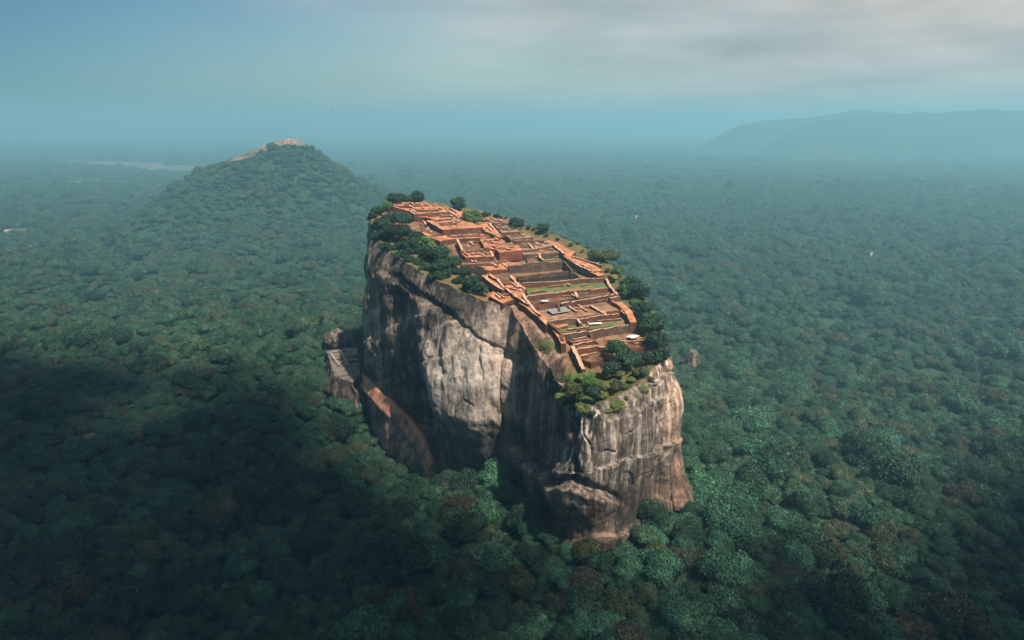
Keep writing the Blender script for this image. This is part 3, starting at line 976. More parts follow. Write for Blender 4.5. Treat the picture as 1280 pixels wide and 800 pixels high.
# pool inside the pit
pc = [at_z(px, py, plane_z(*on_plane(681, 344)[:2]) - 2.6)[:2] for px, py in V3((215, 500), (420, 482), (590, 462), (675, 522), (420, 550), (265, 545))]
pz_ = plane_z(*on_plane(681, 344)[:2]) - 2.6
pool = link("pool_water", mesh_np("pool_water", [(p[0], p[1], pz_) for p in pc], [tuple(range(len(pc)))]), M['pool'])
tag(pool, kind="structure")
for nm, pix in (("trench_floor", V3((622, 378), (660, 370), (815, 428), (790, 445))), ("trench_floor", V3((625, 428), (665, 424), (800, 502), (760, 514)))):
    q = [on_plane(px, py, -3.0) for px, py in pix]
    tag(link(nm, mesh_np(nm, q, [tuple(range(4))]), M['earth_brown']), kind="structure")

W = wall
W("palace wall along the front of the topmost platform", V2((455, 165), (520, 204), (695, 190)), dz=1.4)
W("palace wall across the second step of the far palace", V2((500, 239), (770, 221)), dz=1.0)
W("palace wall at the left edge slanting down from the topmost platform", V2((330, 180), (470, 218), (505, 242)), dz=0.9)
W("palace wall along the long third step", V2((660, 290), (862, 268)), dz=0.8)
W("short slanting wall right of the third palace step", V2((760, 210), (865, 268)), dz=1.0)
W("diagonal palace wall beside the sunken brown court", V2((602, 292), (732, 366)), dz=1.5)
W("back wall of the hollow palace room", V2((700, 312), (870, 290)), dz=1.5, h=1.6)
W("right wall of the hollow palace room", V2((800, 318), (828, 342)), dz=1.5, h=1.6)
W("long front wall above the broad orange court", V2((735, 364), (1050, 344)), dz=1.4, h=2.0)
W("thin wall across the broad orange court", V2((800, 418), (1165, 404)), dz=-0.6)
W("pale wall on the left of the sunken dark court", V2((842, 440), (882, 524)), dz=0.0)
W("wall at the foot of the sunken dark court", V2((870, 536), (1100, 514)), dz=0.2)
W("pale broken wall behind the dry shrub", V2((876, 642), (1090, 630)), dz=-0.6)
W("wall right of the pale orange terrace", V2((1100, 514), (1130, 580)), dz=0.3)
W("wall along the crest of the orange brick bank", V2((1080, 512), (1280, 472)), dz=1.2)
W("light line of wall on the face of the red brick block", V2((1175, 550), (1285, 538), (1340, 545)), dz=0.6)
W("topmost wall of the right compartments", V3((40, 128), (185, 142)), dz=0.6)
W("second wall of the right compartments", V3((70, 155), (200, 152)), dz=0.6)
W("third wall of the right compartments", V3((110, 187), (238, 184)), dz=0.8)
W("fourth wall of the right compartments", V3((140, 216), (270, 209)), dz=0.8)
W("wall between the broad brown compartment and the paired ones", V3((200, 268), (425, 266)), dz=0.8)
W("upright wall dividing the paired compartments", V3((318, 284), (362, 326)), dz=0.8)
W("wall below the left of the paired compartments", V3((255, 333), (365, 326)), dz=0.6)
W("wall below the right of the paired compartments", V3((368, 326), (485, 298)), dz=0.6)
W("curved low wall beside the grassy hollow", V3((395, 360), (405, 385), (425, 400)), dz=0.2)
W("left boundary wall of the grey compartments", V3((58, 150), (142, 246)), dz=0.9)
W("slanting wall above the orange walkway", V3((480, 290), (560, 356)), dz=0.6)
W("outer wall along the right edge by the first trench", V3((610, 372), (700, 400), (810, 432)), dz=0.4)
W("wall between the walkway and the second trench", V3((625, 420), (760, 480)), dz=0.2)
W("wide dark retaining wall behind the pool", V3((190, 442), (430, 425), (560, 406)), dz=-0.2, h=4, mat='brick_grey', th=1.8)
W("right retaining wall of the pool", V3((560, 408), (612, 465)), dz=-0.2, h=4, mat='brick_grey', th=1.5)
W("ledge wall halfway down inside the pool", V3((250, 512), (420, 492), (590, 474)), dz=-1.6, h=2, mat='brick_grey', th=1.5)
W("long pale-topped wall at the near side of the pool", V3((280, 552), (420, 547), (560, 538), (690, 522), (840, 520)), dz=-0.2, h=2.6, drop=2)
W("second long pale wall below the grass strip", V3((312, 640), (450, 622), (620, 605), (850, 586)), dz=-0.2, h=2.8, drop=2)
W("pier wall splitting the second court", V3((632, 606), (650, 650)), dz=-0.6, h=2)
W("third long wall right of the shed court", V3((540, 690), (700, 662), (910, 626)), dz=-0.4, h=2.4)
W("dark wall corner behind the metal shed", V3((350, 702), (522, 684), (528, 735)), dz=-0.3, h=2.6, mat='brick')
W("slanting wall inside the shed court", V3((740, 702), (850, 766)), dz=-0.8, h=1.6)
W("short pair wall at the right edge above the shed court", V3((860, 655), (930, 640)), dz=0.0, h=2)
W("right pale corner wall of the pool courts", V3((840, 520), (870, 580), (915, 628)), dz=-0.3)
W("long left kerb wall of the near courts", V3((270, 590), (300, 650), (350, 715), (400, 775)), dz=-0.2)
W("left half of the wall above the lowest court", V4((445, 220), (560, 208), (648, 200)), dz=-0.3, h=2.4)
W("right half of the wall above the lowest court", V4((668, 205), (800, 182), (925, 172)), dz=-0.3, h=2.4)
W("pier wall in the middle of the lowest court", V4((650, 202), (672, 236)), dz=-0.4, h=2)
W("short dark wall at the right of the shed court", V4((850, 158), (945, 146), (1000, 200)), dz=-0.4, h=2.0, mat='brick')
W("front wall along the lowest grass court", V4((548, 304), (730, 288), (900, 258), (1042, 236)), dz=-0.5, h=4.2, drop=3)
W("right border wall of the lowest court", V4((945, 150), (1000, 195), (1042, 236)), dz=-0.3)
W("upper stub wall of the steps beside the big shrub", V4((620, 378), (752, 352)), dz=-0.6, h=1.5)
W("middle stub wall of the steps beside the big shrub", V4((640, 406), (775, 386), (832, 392)), dz=-0.7, h=1.5)
W("lowest stub wall of the steps beside the big shrub", V4((660, 450), (722, 441)), dz=-1.0, h=1.5)
W("long sloping wall running down toward the grass slope", V4((615, 384), (650, 455), (690, 542)), dz=-0.8, h=3, th=1.8)
W("broken wall stub under the lowest court", V4((728, 292), (755, 345), (790, 368)), dz=-1.2, h=2.5, mat='brick')
W("low wall under the white tarpaulin", V4((955, 350), (1118, 350)), dz=-1.2, h=1.5)
W("dark stair wall left of the lowest court", V4((462, 232), (540, 300), (552, 350)), dz=0.2, h=2.5, mat='brick')
W("outer step wall at the left rim", V3((20, 505), (90, 560), (155, 600)), dz=0.6)
W("broken pale stair wall left of the pool", V3((205, 505), (250, 560), (300, 590)), dz=0.6)
W("second broken pale stair wall left of the pool", V3((60, 495), (120, 530), (160, 585)), dz=0.8)
W("short cross wall of the broken orange steps", V3((170, 575), (265, 600)), dz=0.5)
W("lower cross wall of the broken orange steps", V3((200, 612), (300, 596)), dz=0.2)
W("stair wall at the top of the pale cliff", V4((170, 0), (250, 60), (325, 108)), dz=0.3)

# ------------------------------------------------------------------ plastered wall along the left ledge, and the stone terrace with steps
wtop = np.array(led3[1:])
hts = np.array([2.5, 5.0, 6.6, 6.4, 5.6, 4.4, 2.5])
n = 90
s = np.linspace(0, len(wtop) - 1, n)
wt = np.stack([np.interp(s, range(len(wtop)), wtop[:, k]) for k in range(3)], -1)
hh = np.interp(s, range(len(hts)), hts)
ker = np.hanning(13); ker /= ker.sum()
for k in range(3):
    wt[6:-6, k] = np.convolve(wt[:, k], ker, 'valid')
tn = np.gradient(wt[:, :2], axis=0)
nn = np.stack([tn[:, 1], -tn[:, 0]], -1)
nn /= np.linalg.norm(nn, axis=1, keepdims=True)
if nn[:, 1].mean() > 0:
    nn = -nn
rows = []
for f, o_, dz_ in ((0, -1.2, -3), (0, -1.2, 2.2), (0, 1.5, 2.2), (.25, 2.2, 1.6), (.5, 3.1, 0), (.75, 4.0, 0), (1, 4.8, -.4), (1.15, 1.0, -1)):
    q = wt.copy()
    q[:, :2] += nn * o_
    q[:, 2] += dz_ - f * hh
    q += 0.45 * fbm(q / np.array([3.0, 3.0, 3.0]), 3, 4)[:, None]
    q[:, 2] += .6 * fbm(q / 5.0, 2, 14)
    rows.append(q)
mw = link("plastered_wall", grid_mesh("plastered_wall", np.stack(rows, 1)), M['plaster'], smooth=False)
tag(mw, "curving orange plastered wall on the ledge at the left foot of the cliff", "wall")

lt_z = 26.0
LT = [at_z(px, py, lt_z) for px, py in [(408, 438), (446, 434), (450, 468), (440, 478), (418, 470)]]
lt_c = np.mean(LT, 0)
lroot = empty("stone_terrace", lt_c, "grey stone terrace with broad stepped walls beside the left cliff", "terrace")
P = densify(np.array(LT)[::-1, :2] if poly_area(np.array(LT)[:, :2]) < 0 else np.array(LT)[:, :2], 3, .25, 3)
lc2 = P.mean(0)
Pd = np.concatenate([P[k] + (P[(k + 1) % len(P)] - P[k]) * np.linspace(0, 1, 4, endpoint=False)[:, None] for k in range(len(P))])
rows = []
for k in range(14):
    f = k / 13
    q = np.c_[lc2 + (Pd - lc2) * (1 + .28 * f ** .8), np.full(len(Pd), lt_z - .05 - 17 * f ** 1.2)]
    q += (2.2 * fbm(q / 6.0, 3, 55) * min(1, f * 5))[:, None]
    rows.append(q)
P2 = np.stack(rows, 1)
me = grid_mesh("retaining_bank", P2, close_u=True)
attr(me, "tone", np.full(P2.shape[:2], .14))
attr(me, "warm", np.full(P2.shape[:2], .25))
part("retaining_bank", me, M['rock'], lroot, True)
bm = bmesh.new()
f = bm.faces.new([bm.verts.new((p[0], p[1], lt_z)) for p in P])
bmesh.ops.triangulate(bm, faces=[f])
me = bpy.data.meshes.new("stone_floor"); bm.to_mesh(me); bm.free()
part("stone_floor", me, M['stone'], lroot)
for a, b in [((411, 440), (434, 437)), ((415, 444), (424, 442)), ((417, 448), (427, 447)), ((419, 453), (430, 452)), ((434, 445), (446, 443)), ((436, 450), (448, 449)),
             ((413, 441), (424, 456)), ((426, 438), (434, 456))]:
    part("step_wall", wall_mesh([at_z(*a, lt_z + 1.4), at_z(*b, lt_z + 1.4)], 1.4, 1.6, 0.6, int(a[0])), M['stone_pale'], lroot).data.materials.append(M['stone'])


# ------------------------------------------------------------------ boulders
def boulder(label, px, py, z, r, sq=(1, 1, .8), seed=1, tone_v=0.6):
    c = at_z(px, py, z)
    bm = bmesh.new()
    bmesh.ops.create_icosphere(bm, subdivisions=5, radius=1)
    V = np.array([v.co[:] for v in bm.verts])
    dsp = 1 + 0.30 * fbm(V * 1.3 + seed * 3.1, 4, seed) + 0.10 * fbm(V * 4 + seed, 3, seed + 7)
    V = V * dsp[:, None] * np.array(sq) * r
    for v, q in zip(bm.verts, V):
        v.co = q
    me = bpy.data.meshes.new("boulder"); bm.to_mesh(me); bm.free()
    attr(me, "tone", np.full(len(V), tone_v * .6))
    attr(me, "warm", np.full(len(V), 0.15))
    o = link("boulder", me, M['rock'], smooth=True)
    o.location = tuple(c)
    return tag(o, label, "boulder", "bare boulders in the forest")


boulder("rounded grey boulder above the stone terrace beside the left cliff", 423, 424, 27, 9, (1.2, 1, .9), 2)
boulder("pointed grey boulder in the forest right of the summit trees", 866, 452, 12, 7, (.9, .9, 1.3), 3, .7)
boulder("upper bare boulder in the dark forest at the left", 103, 531, -2, 5.5, (1.5, 1, .75), 4, .6)
boulder("lower rounded boulder in the dark forest at the left", 110, 552, -2, 6, (1.2, 1, .9), 5, .55)
boulder("small pale boulder farther back in the left forest", 70, 450, -2, 5, (1.5, 1, .6), 6, .5)

# bare crest of the wooded hill
xs = np.linspace(0, 1, 40)
cr = [(288, 201), (300, 196), (315, 190), (330, 183), (345, 178), (360, 174), (372, 176), (384, 182)]
ci = np.interp(xs * (len(cr) - 1), range(len(cr)), [c[0] for c in cr])
cj = np.interp(xs * (len(cr) - 1), range(len(cr)), [c[1] for c in cr])
Pc = np.array([at_y(a, b, HILL_Y - 10) for a, b in zip(ci, cj)])
wd = np.sin(np.pi * np.clip(xs, 0.03, 0.97)) ** .5
ts = np.linspace(-1, 1, 13)
G = np.zeros((40, 13, 3))
for j, t_ in enumerate(ts):
    G[:, j, 0] = Pc[:, 0]
    G[:, j, 1] = Pc[:, 1] + t_ * 20 * wd
    G[:, j, 2] = Pc[:, 2] + 2.5 - 15 * np.abs(t_) ** 2 * wd
G += 1.4 * fbm(G / 9.0, 3, 12)[..., None]
me = grid_mesh("bare_crest", G)
attr(me, "tone", np.full(G.shape[:2], .5)); attr(me, "warm", np.full(G.shape[:2], .5))
tag(link("bare_crest", me, M['rock'], smooth=True), "bare pale rock crest on top of the wooded hill behind", "rock")

# ------------------------------------------------------------------ trees
def crown_mesh(name, seed, Rc=1.0, flat=0.62, lobes=15, cards=2200, leaf=0.075, up=0.5, core=0.86, spread=(.80, 1.26)):
    r = np.random.default_rng(seed)
    cs, lr = [], []
    k = 0
    while k < lobes:
        a, q = r.uniform(0, 2 * math.pi), math.sqrt(r.uniform(0, 1)) * 0.72
        if k == 0:
            q = 0.1
        z = up + flat * (0.55 * (1 - q * q) + r.uniform(-.26, .26))
        cs.append((q * math.cos(a), q * math.sin(a), z))
        lr.append(r.uniform(.24, .42) * (1.1 - .35 * q))
        k += 1
    cs, lr = np.array(cs), np.array(lr)
    V, Fc = [], []
    bm = bmesh.new()
    bmesh.ops.create_icosphere(bm, subdivisions=2, radius=1)
    bm.verts.ensure_lookup_table()
    iv = np.array([v.co[:] for v in bm.verts])
    fi = np.array([[v.index for v in f.verts] for f in bm.faces])
    bm.free()
    nv = 0
    for c, l in zip(cs, lr):
        dd = 1 + 0.30 * fbm(iv * 2.1 + c * 9 + seed, 2, seed)
        q = iv * dd[:, None] * l * core * np.array([1, 1, .8]) + c
        V.append(q)
        Fc += [tuple(t + nv) for t in fi]
        nv += len(q)
    w = lr ** 2 / np.sum(lr ** 2)
    idx = r.choice(lobes, cards, p=w)
    d = r.normal(size=(cards, 3))
    d[:, 2] = np.abs(d[:, 2]) * np.where(r.random(cards) < .82, 1, -1)
    d /= np.linalg.norm(d, axis=1, keepdims=True)
    P = cs[idx] + d * (lr[idx] * r.uniform(*spread, cards) ** .9)[:, None] * np.array([1, 1, .8])
    nn = d + r.normal(0, .6, (cards, 3))
    nn /= np.linalg.norm(nn, axis=1, keepdims=True)
    t1 = np.cross(nn, r.normal(size=(cards, 3)))
    t1 /= np.linalg.norm(t1, axis=1, keepdims=True) + 1e-9
    t2 = np.cross(nn, t1)
    sz = leaf * r.uniform(.55, 1.35, cards)[:, None]
    js = r.uniform(.6, 1.2, (4, cards, 1))
    q = np.stack([P - t1 * sz * js[0], P - t2 * sz * .7 * js[1] , P + t1 * sz * js[2], P + t2 * sz * .7 * js[3]], 1).reshape(-1, 3)
    V.append(q)
    b0 = nv
    Fc += [(b0 + 4 * i, b0 + 4 * i + 1, b0 + 4 * i + 2, b0 + 4 * i + 3) for i in range(cards)]
    V = np.concatenate(V)
    me = mesh_np(name, V, Fc)
    lob = r.uniform(.72, 1.3, lobes)
    attr(me, "leafvar", np.concatenate([np.repeat(lob, len(iv)), np.repeat(lob[idx] * np.exp(r.normal(0, .33, cards)), 4)]))
    sm_ = np.zeros(len(Fc), bool)
    sm_[:len(fi) * lobes] = True
    me.polygons.foreach_set("use_smooth", sm_)
    return me


def trunk_mesh(seed, h=0.7, r0=0.045):
    r = np.random.default_rng(seed)
    bm = bmesh.new()

    def limb(a, b, ra, rb, n=6):
        a, b = Vector(a), Vector(b)
        q = (b - a).to_track_quat('Z', 'Y')
        ring = []
        for p, rr in ((a, ra), ((a + b) / 2 + Vector(r.normal(0, .015, 3)), (ra + rb) / 2), (b, rb)):
            ring.append([bm.verts.new(p + q @ Vector((rr * math.cos(t), rr * math.sin(t), 0))) for t in np.linspace(0, 2 * math.pi, n, endpoint=False)])
        for x, y in zip(ring[:-1], ring[1:]):
            for k in range(n):
                bm.faces.new((x[k], x[(k + 1) % n], y[(k + 1) % n], y[k]))
        bm.faces.new(ring[-1])
    fork = (r.normal(0, .03), r.normal(0, .03), h * .62)
    limb((0, 0, -.12), fork, r0, r0 * .7)
    for k in range(4):
        a = k * 1.57 + r.uniform(-.4, .4)
        limb(fork, (math.cos(a) * .38, math.sin(a) * .38, h + r.uniform(0, .2)), r0 * .55, r0 * .15)
    me = bpy.data.meshes.new("trunk")
    bm.to_mesh(me)
    bm.free()
    me.materials.append(M['bark'])
    return me


CROWNS = [crown_mesh("crown", 100 + k, flat=f, lobes=l, cards=8500, leaf=.044, spread=(.72, 1.42), core=.80) for k, (f, l) in enumerate([(.62, 15), (.5, 18), (.75, 13), (.55, 20), (.9, 15), (.45, 14), (.68, 22), (.6, 12)])]
for c in CROWNS:
    c.materials.append(M['forest'])
BUSH = [crown_mesh("crown", 300 + k, flat=.95, up=.22, lobes=l, cards=4200, leaf=.07, spread=(.74, 1.5), core=.74) for k, l in enumerate((16, 20, 13, 18))]
for c in BUSH:
    c.materials.append(M['forest'])
TRUNKS = [trunk_mesh(k) for k in range(3)]


def make_tree(p, size, crown_i, mat, label, cat="tree", group=None, name="broadleaf_tree", rz=0.0, sz=1.0, sink=0.0, sxy=(1, 1), crowns=None):
    crowns = crowns or CROWNS
    root = empty(name, p, label, cat, group, rz)
    root.scale = (size * sxy[0], size * sxy[1], size * sz)
    for nm, me in (("crown", crowns[crown_i % len(crowns)]), ("trunk", TRUNKS[crown_i % 3])):
        o = bpy.data.objects.new(nm, me)
        o.parent = root
        if sink:
            o.location = (0, 0, -sink)
        col.objects.link(o)
        if nm == "crown":
            o.material_slots[0].link = 'OBJECT'
            o.material_slots[0].material = M[mat]
    return root


# trees and shrubs standing on the rock: pixel centre, width in pixels, leaf, label
SUMMIT = [
    (473, 262, 17, 'dark_leaf', "dark shrub at the far left tip of the summit rim"),
    (466, 269, 12, 'dark_leaf', "small dark shrub hanging over the far left rim"),
    (484, 257, 14, 'bright_leaf', "light green shrub at the far left tip"),
    (492, 249, 22, 'dark_leaf', "low dark shrub left of the far palace skyline"),
    (506, 248, 18, 'dark_leaf', "low dark shrub in the middle of the far skyline row"),
    (521, 246, 20, 'dark_leaf', "dark tree at the right end of the far skyline row"),
    (573, 254, 19, 'dark_leaf', "lone dark tree on the far skyline right of the palace"),
    (592, 271, 25, 'bright_leaf', "large bright green bush beside the palace court"),
    (604, 268, 12, 'brown_leaf', "brown dry bush right of the large bright bush"),
    (621, 270, 9, 'dark_leaf', "tiny dark shrub on the right skyline"),
    (645, 280, 20, 'dark_leaf', "dark bush on the right skyline near the small compartments"),
    (678, 285, 17, 'dark_leaf', "round lone dark tree standing on the right skyline"),
    (748, 318, 22, 'olive_leaf', "left half of the spreading tree on the right rim"),
    (762, 319, 22, 'olive_leaf', "right half of the spreading tree on the right rim"),
    (772, 340, 18, 'bright_leaf', "bright green shrub below the spreading tree"),
    (768, 346, 10, 'yellow_leaf', "small yellowish bush on the right rim"),
    (784, 352, 24, 'dark_leaf', "dark tree on the right rim below the yellowish bush"),
    (798, 362, 28, 'dark_leaf', "largest dark tree on the right rim"),
    (781, 362, 16, 'bright_leaf', "bright green shrub left of the largest rim tree"),
    (792, 378, 14, 'bright_leaf', "light green shrub by the curved orange path"),
    (806, 384, 26, 'dark_leaf', "dark tree right of the curved orange path"),
    (814, 402, 32, 'dark_leaf', "broad dark tree above the white tarpaulin"),
    (803, 402, 18, 'dark_leaf', "dark bush left of the broad rim tree"),
    (820, 424, 30, 'dark_leaf', "dark tree right of the white tarpaulin"),
    (822, 442, 26, 'dark_leaf', "lowest dark tree on the right rim"),
    (806, 446, 22, 'dark_leaf', "dark bush below the white tarpaulin"),
    (770, 437, 32, 'dark_leaf', "big round dark shrub beside the stub walls"),
    (784, 450, 32, 'dark_leaf', "big dark shrub on top of the grass slope"),
    (766, 458, 26, 'dark_leaf', "dark bush in the middle of the grass slope"),
    (716, 486, 22, 'olive_leaf', "olive shrub at the left of the grass slope"),
    (738, 478, 20, 'bright_leaf', "light green shrub on the grass slope"),
    (742, 490, 20, 'dark_leaf', "dark shrub low on the grass slope"),
    (768, 480, 18, 'olive_leaf', "olive shrub at the lip of the front cliff"),
    (800, 464, 18, 'olive_leaf', "olive shrub near the right corner of the rock"),
    (680, 436, 14, 'olive_leaf', "olive shrub in the hollow on the left shoulder"),
    (476, 280, 22, 'dark_leaf', "dark tree near the top of the left rim row"),
    (490, 272, 22, 'dark_leaf', "tree left of the sunken court on the left rim"),
    (503, 273, 24, 'dark_leaf', "green tree beside the palace steps on the left rim"),
    (488, 290, 24, 'dark_leaf', "dark tree hanging over the left rim"),
    (505, 290, 24, 'dark_leaf', "dark tree in the upper middle of the left rim row"),
    (518, 296, 24, 'dark_leaf', "tree in the middle of the left rim row"),
    (512, 305, 20, 'dark_leaf', "lower tree in the middle of the left rim row"),
    (532, 303, 20, 'bright_leaf', "lighter green tree below the broad orange court"),
    (534, 314, 22, 'dark_leaf', "dark tree left of the large rim tree"),
    (552, 314, 32, 'dark_leaf', "large tree at the edge of the orange court on the left rim"),
    (566, 326, 22, 'dark_leaf', "tree right of the large left rim tree"),
    (552, 332, 22, 'dark_leaf', "dark tree below the large left rim tree"),
    (580, 340, 20, 'dark_leaf', "tree beside the dry shrub on the left rim"),
    (598, 339, 20, 'brown_leaf', "dry brown shrub on the left rim"),
    (588, 352, 22, 'dark_leaf', "dark tree above the pale cliff on the left rim"),
    (601, 360, 16, 'dark_leaf', "lowest small tree of the left rim row"),
]
HANG = [(468, 284), (474, 290), (472, 300), (482, 300), (480, 310), (492, 302), (490, 314), (500, 312), (499, 322), (510, 318), (511, 328), (520, 316), (521, 330),
        (530, 326), (531, 338), (541, 326), (542, 340), (544, 350), (556, 346), (560, 338), (569, 342), (572, 354), (586, 364), (597, 370), (464, 276)]
for k, (px, py, w_, mt, lab) in enumerate(SUMMIT):
    c = on_plane(px, py + w_ * 0.30, -1.5)
    fw = c[1] * CP - (c[2] - CAM_H) * SP
    size = w_ / F * fw / 2 * 1.18
    make_tree(c, size, k, mt, lab, "tree" if "tree" in lab else "shrub", "trees and shrubs on top of the rock",
              "summit_tree" if "tree" in lab else "shrub", rz=k * 2.4, sz=1.0, sink=.15, crowns=BUSH)

for k, (px, py) in enumerate(HANG):
    c = on_plane(px, py, -4.0)
    make_tree(c, float(rng.uniform(3.2, 4.8)), k, 'dark_leaf', "dark green shrub crowding the left rim and hanging over the cliff", "shrub",
              "dark shrubs crowding the left rim", "shrub", rz=k * 1.7, sz=1.05, sink=.2, crowns=BUSH)
EDGE = [(626, 272), (645, 281), (661, 285), (684, 294), (698, 299), (714, 306), (728, 314), (742, 322), (752, 330), (760, 338), (612, 267), (632, 273), (655, 282), (668, 287), (690, 292), (706, 298), (722, 305), (735, 310)]
for k, (px, py) in enumerate(EDGE):
    make_tree(on_plane(px, py, -2.0), float(rng.uniform(1.2, 2.4)), k, 'olive_leaf', "low olive scrub along the right skyline edge of the rock", "shrub",
              "low scrub along the right edge", "shrub", rz=k * 1.3, sz=.7, sink=.2, crowns=BUSH)
SLOPE = [(702, 476), (710, 490), (722, 496), (730, 486), (748, 482), (752, 496), (762, 470), (776, 470), (780, 486), (790, 476), (796, 470), (812, 462), (756, 488), (728, 474)]
for k, (px, py) in enumerate(SLOPE):
    make_tree(on_plane(px, py, -3.2), float(rng.uniform(2.0, 3.6)), k, ('olive_leaf', 'grass_leaf')[k % 2], "low grassy scrub on the slope above the front cliff", "shrub",
              "low scrub on the grass slope", "shrub", rz=k * 1.3, sz=.75, sink=.2, crowns=BUSH)

for k, (px, py) in enumerate([(704, 492), (712, 502), (722, 508), (732, 513), (744, 514), (756, 511), (768, 506), (780, 500), (790, 494), (800, 486), (812, 474), (698, 482)]):
    make_tree(cliff_at(px + rng.uniform(-5, 5), py - 3 + rng.uniform(-2, 4), .2) - np.array([0, 0, 1.6]), float(rng.uniform(1.6, 4.0)), k, ('grass_leaf', 'olive_leaf', 'grass_leaf')[k % 3],
              "grassy tuft hanging over the lip of the front cliff", "shrub", "grassy tufts over the front lip", "shrub", rz=k * 1.3, sz=.9, sink=.2, crowns=BUSH)

# ------------------------------------------------------------------ the forest
foot_pts = CL[:, -40, :2]
hullP = np.concatenate([CL[:, -1, :2]])


rp = CL[::6, NV * 9 // 10, :2] + nrm[::6] * 2.5
slab_poly = np.array([p[:2] for p in led3] + [(p[0] - 3, p[1] - 8) for p in foot3[::-1]])
lt_poly = np.array(LT)[:, :2]
lt_poly = lt_poly + (lt_poly - lt_poly.mean(0)) * 0.05
FIELDS = []


def field(pix, zlift=2.0, mat='field', name="field"):
    P = np.array([at_z(px, py, PLAIN + 4)[:2] for px, py in pix])
    if poly_area(P) < 0:
        P = P[::-1]
    FIELDS.append(P)
    L = np.linalg.norm(P - np.roll(P, 1, 0), axis=1).mean()
    D = densify(P, L / 8, L / 60, len(FIELDS))
    z = ground_z(D[:, 0], D[:, 1]).max() + zlift
    bm = bmesh.new()
    f = bm.faces.new([bm.verts.new((p[0], p[1], z)) for p in D])
    bmesh.ops.triangulate(bm, faces=[f])
    me = bpy.data.meshes.new(name); bm.to_mesh(me); bm.free()
    tag(link(name, me, M[mat]), kind="structure")


field([(50, 207), (90, 200), (150, 202), (215, 203), (205, 210), (120, 209)])
field([(160, 211), (235, 206), (262, 209), (235, 217), (190, 215)])
field([(0, 216), (18, 213), (20, 219), (0, 220)])
field([(0, 288), (30, 285), (52, 287), (30, 292), (0, 297)])
field([(60, 231), (100, 226), (132, 226), (128, 230), (70, 234)])
field([(425, 203), (440, 201), (455, 203), (440, 206)])
field([(740, 221), (752, 219), (758, 222), (746, 225)])

pts = []


def scatter(r0, r1, sp, a0=-0.86, a1=0.86):
    xs = np.arange(-r1, r1, sp)
    ys = np.arange(0, r1, sp)
    X, Y = np.meshgrid(xs, ys)
    X = X + rng.uniform(-.48, .48, X.shape) * sp + (np.arange(X.shape[0]) % 2)[:, None] * sp / 2
    Y = Y + rng.uniform(-.48, .48, Y.shape) * sp
    X, Y = X.ravel(), Y.ravel()
    d = np.hypot(X, Y)
    a = np.arctan2(X, Y)
    k = (d > r0) & (d <= r1) & (a > a0) & (a < a1)
    return X[k], Y[k]


def keep(x, y):
    k = ~inside(rp, x, y) & ~inside(slab_poly, x, y) & ~inside(lt_poly, x, y)
    for P in FIELDS:
        k &= ~inside(P, x, y)
    cx, cy = G[..., 0], G[..., 1]
    onc = (x > cx.min()) & (x < cx.max()) & (np.abs(y - (HILL_Y - 10)) < 26)
    gaps = fbm(np.stack([x / 38.0, y / 38.0, x * 0], -1), 2, 77)
    return k & ~onc & ~((gaps > .46) & (np.hypot(x, y) < 2600) & (np.hypot(x, y) > 430))


bands = [(110, 620, 6.9, 5.4), (620, 1300, 7.8, 5.6), (1300, 2000, 8.6, 5.7), (2000, 2600, 12.0, 8.0), (2600, 5200, 24.0, 16.0), (5200, 9000, 70.0, 34.0)]
FX, FY, FS, FZ = [], [], [], []
for (r0, r1, sp, sz) in bands:
    x, y = scatter(r0, r1, sp)
    k = keep(x, y)
    x, y = x[k], y[k]
    s_ = sz * np.exp(rng.normal(0, .30, len(x)))
    big = rng.random(len(x)) < (.06 if sp < 20 else 0)
    s_[big] *= 1.35
    FX.append(x); FY.append(y); FS.append(s_)
    FZ.append(np.full(len(x), 1.0 if sp < 20 else (0.5 if sp < 50 else 0.18)))
FX, FY, FS, FZ = map(np.concatenate, (FX, FY, FS, FZ))
GZ = ground_z(FX, FY)
ppx, ppy = project(np.stack([FX, FY, GZ + 7], -1))
slant = np.sqrt(FX ** 2 + FY ** 2 + (GZ - CAM_H) ** 2)
inframe = (ppx > -10) & (ppx < 1290) & (ppy < 830) & (ppy > 100)
cand = np.where(inframe)[0]
order = cand[np.argsort(slant[cand] / FS[cand])]
near = order[:250]
isnear = np.zeros(len(FX), bool)
isnear[near] = True
KIND = [('dark_leaf', 'dark green'), ('dark_leaf', 'dark green'), ('dark_leaf', 'dark green'), ('dark_leaf', 'dark green'), ('teal_leaf', 'fresh green'), ('dark_leaf', 'dark green'), ('olive_leaf', 'olive green'), ('dark_leaf', 'dark green'), ('teal_leaf', 'fresh green'), ('teal_leaf', 'fresh green'), ('dark_leaf', 'dark green'), ('brown_leaf', 'brownish')]
for q, i in enumerate(near):
    x = ppx[i]
    zone = ("left of the rock" if x < 480 else "at the foot of the rock's front face" if x < 880 else "on the slope right of the rock")
    kk = KIND[int(rng.integers(len(KIND)))]
    if 700 < x < 1000 and rng.random() < .3:
        kk = KIND[4]
    if x < 480 and rng.random() < .5:
        kk = KIND[0]
    size_w = "large" if FS[i] > 6.9 else "small" if FS[i] < 4.6 else "middling"
    lab = f"{size_w} {kk[1]} tree in the near forest {zone}"
    make_tree((FX[i], FY[i], GZ[i] - 1.0), FS[i], int(rng.integers(8)), kk[0], lab, "tree", f"{size_w} {kk[1]} forest trees {zone}",
              rz=float(rng.uniform(0, 6.28)), sz=float(rng.uniform(.85, 1.4)))

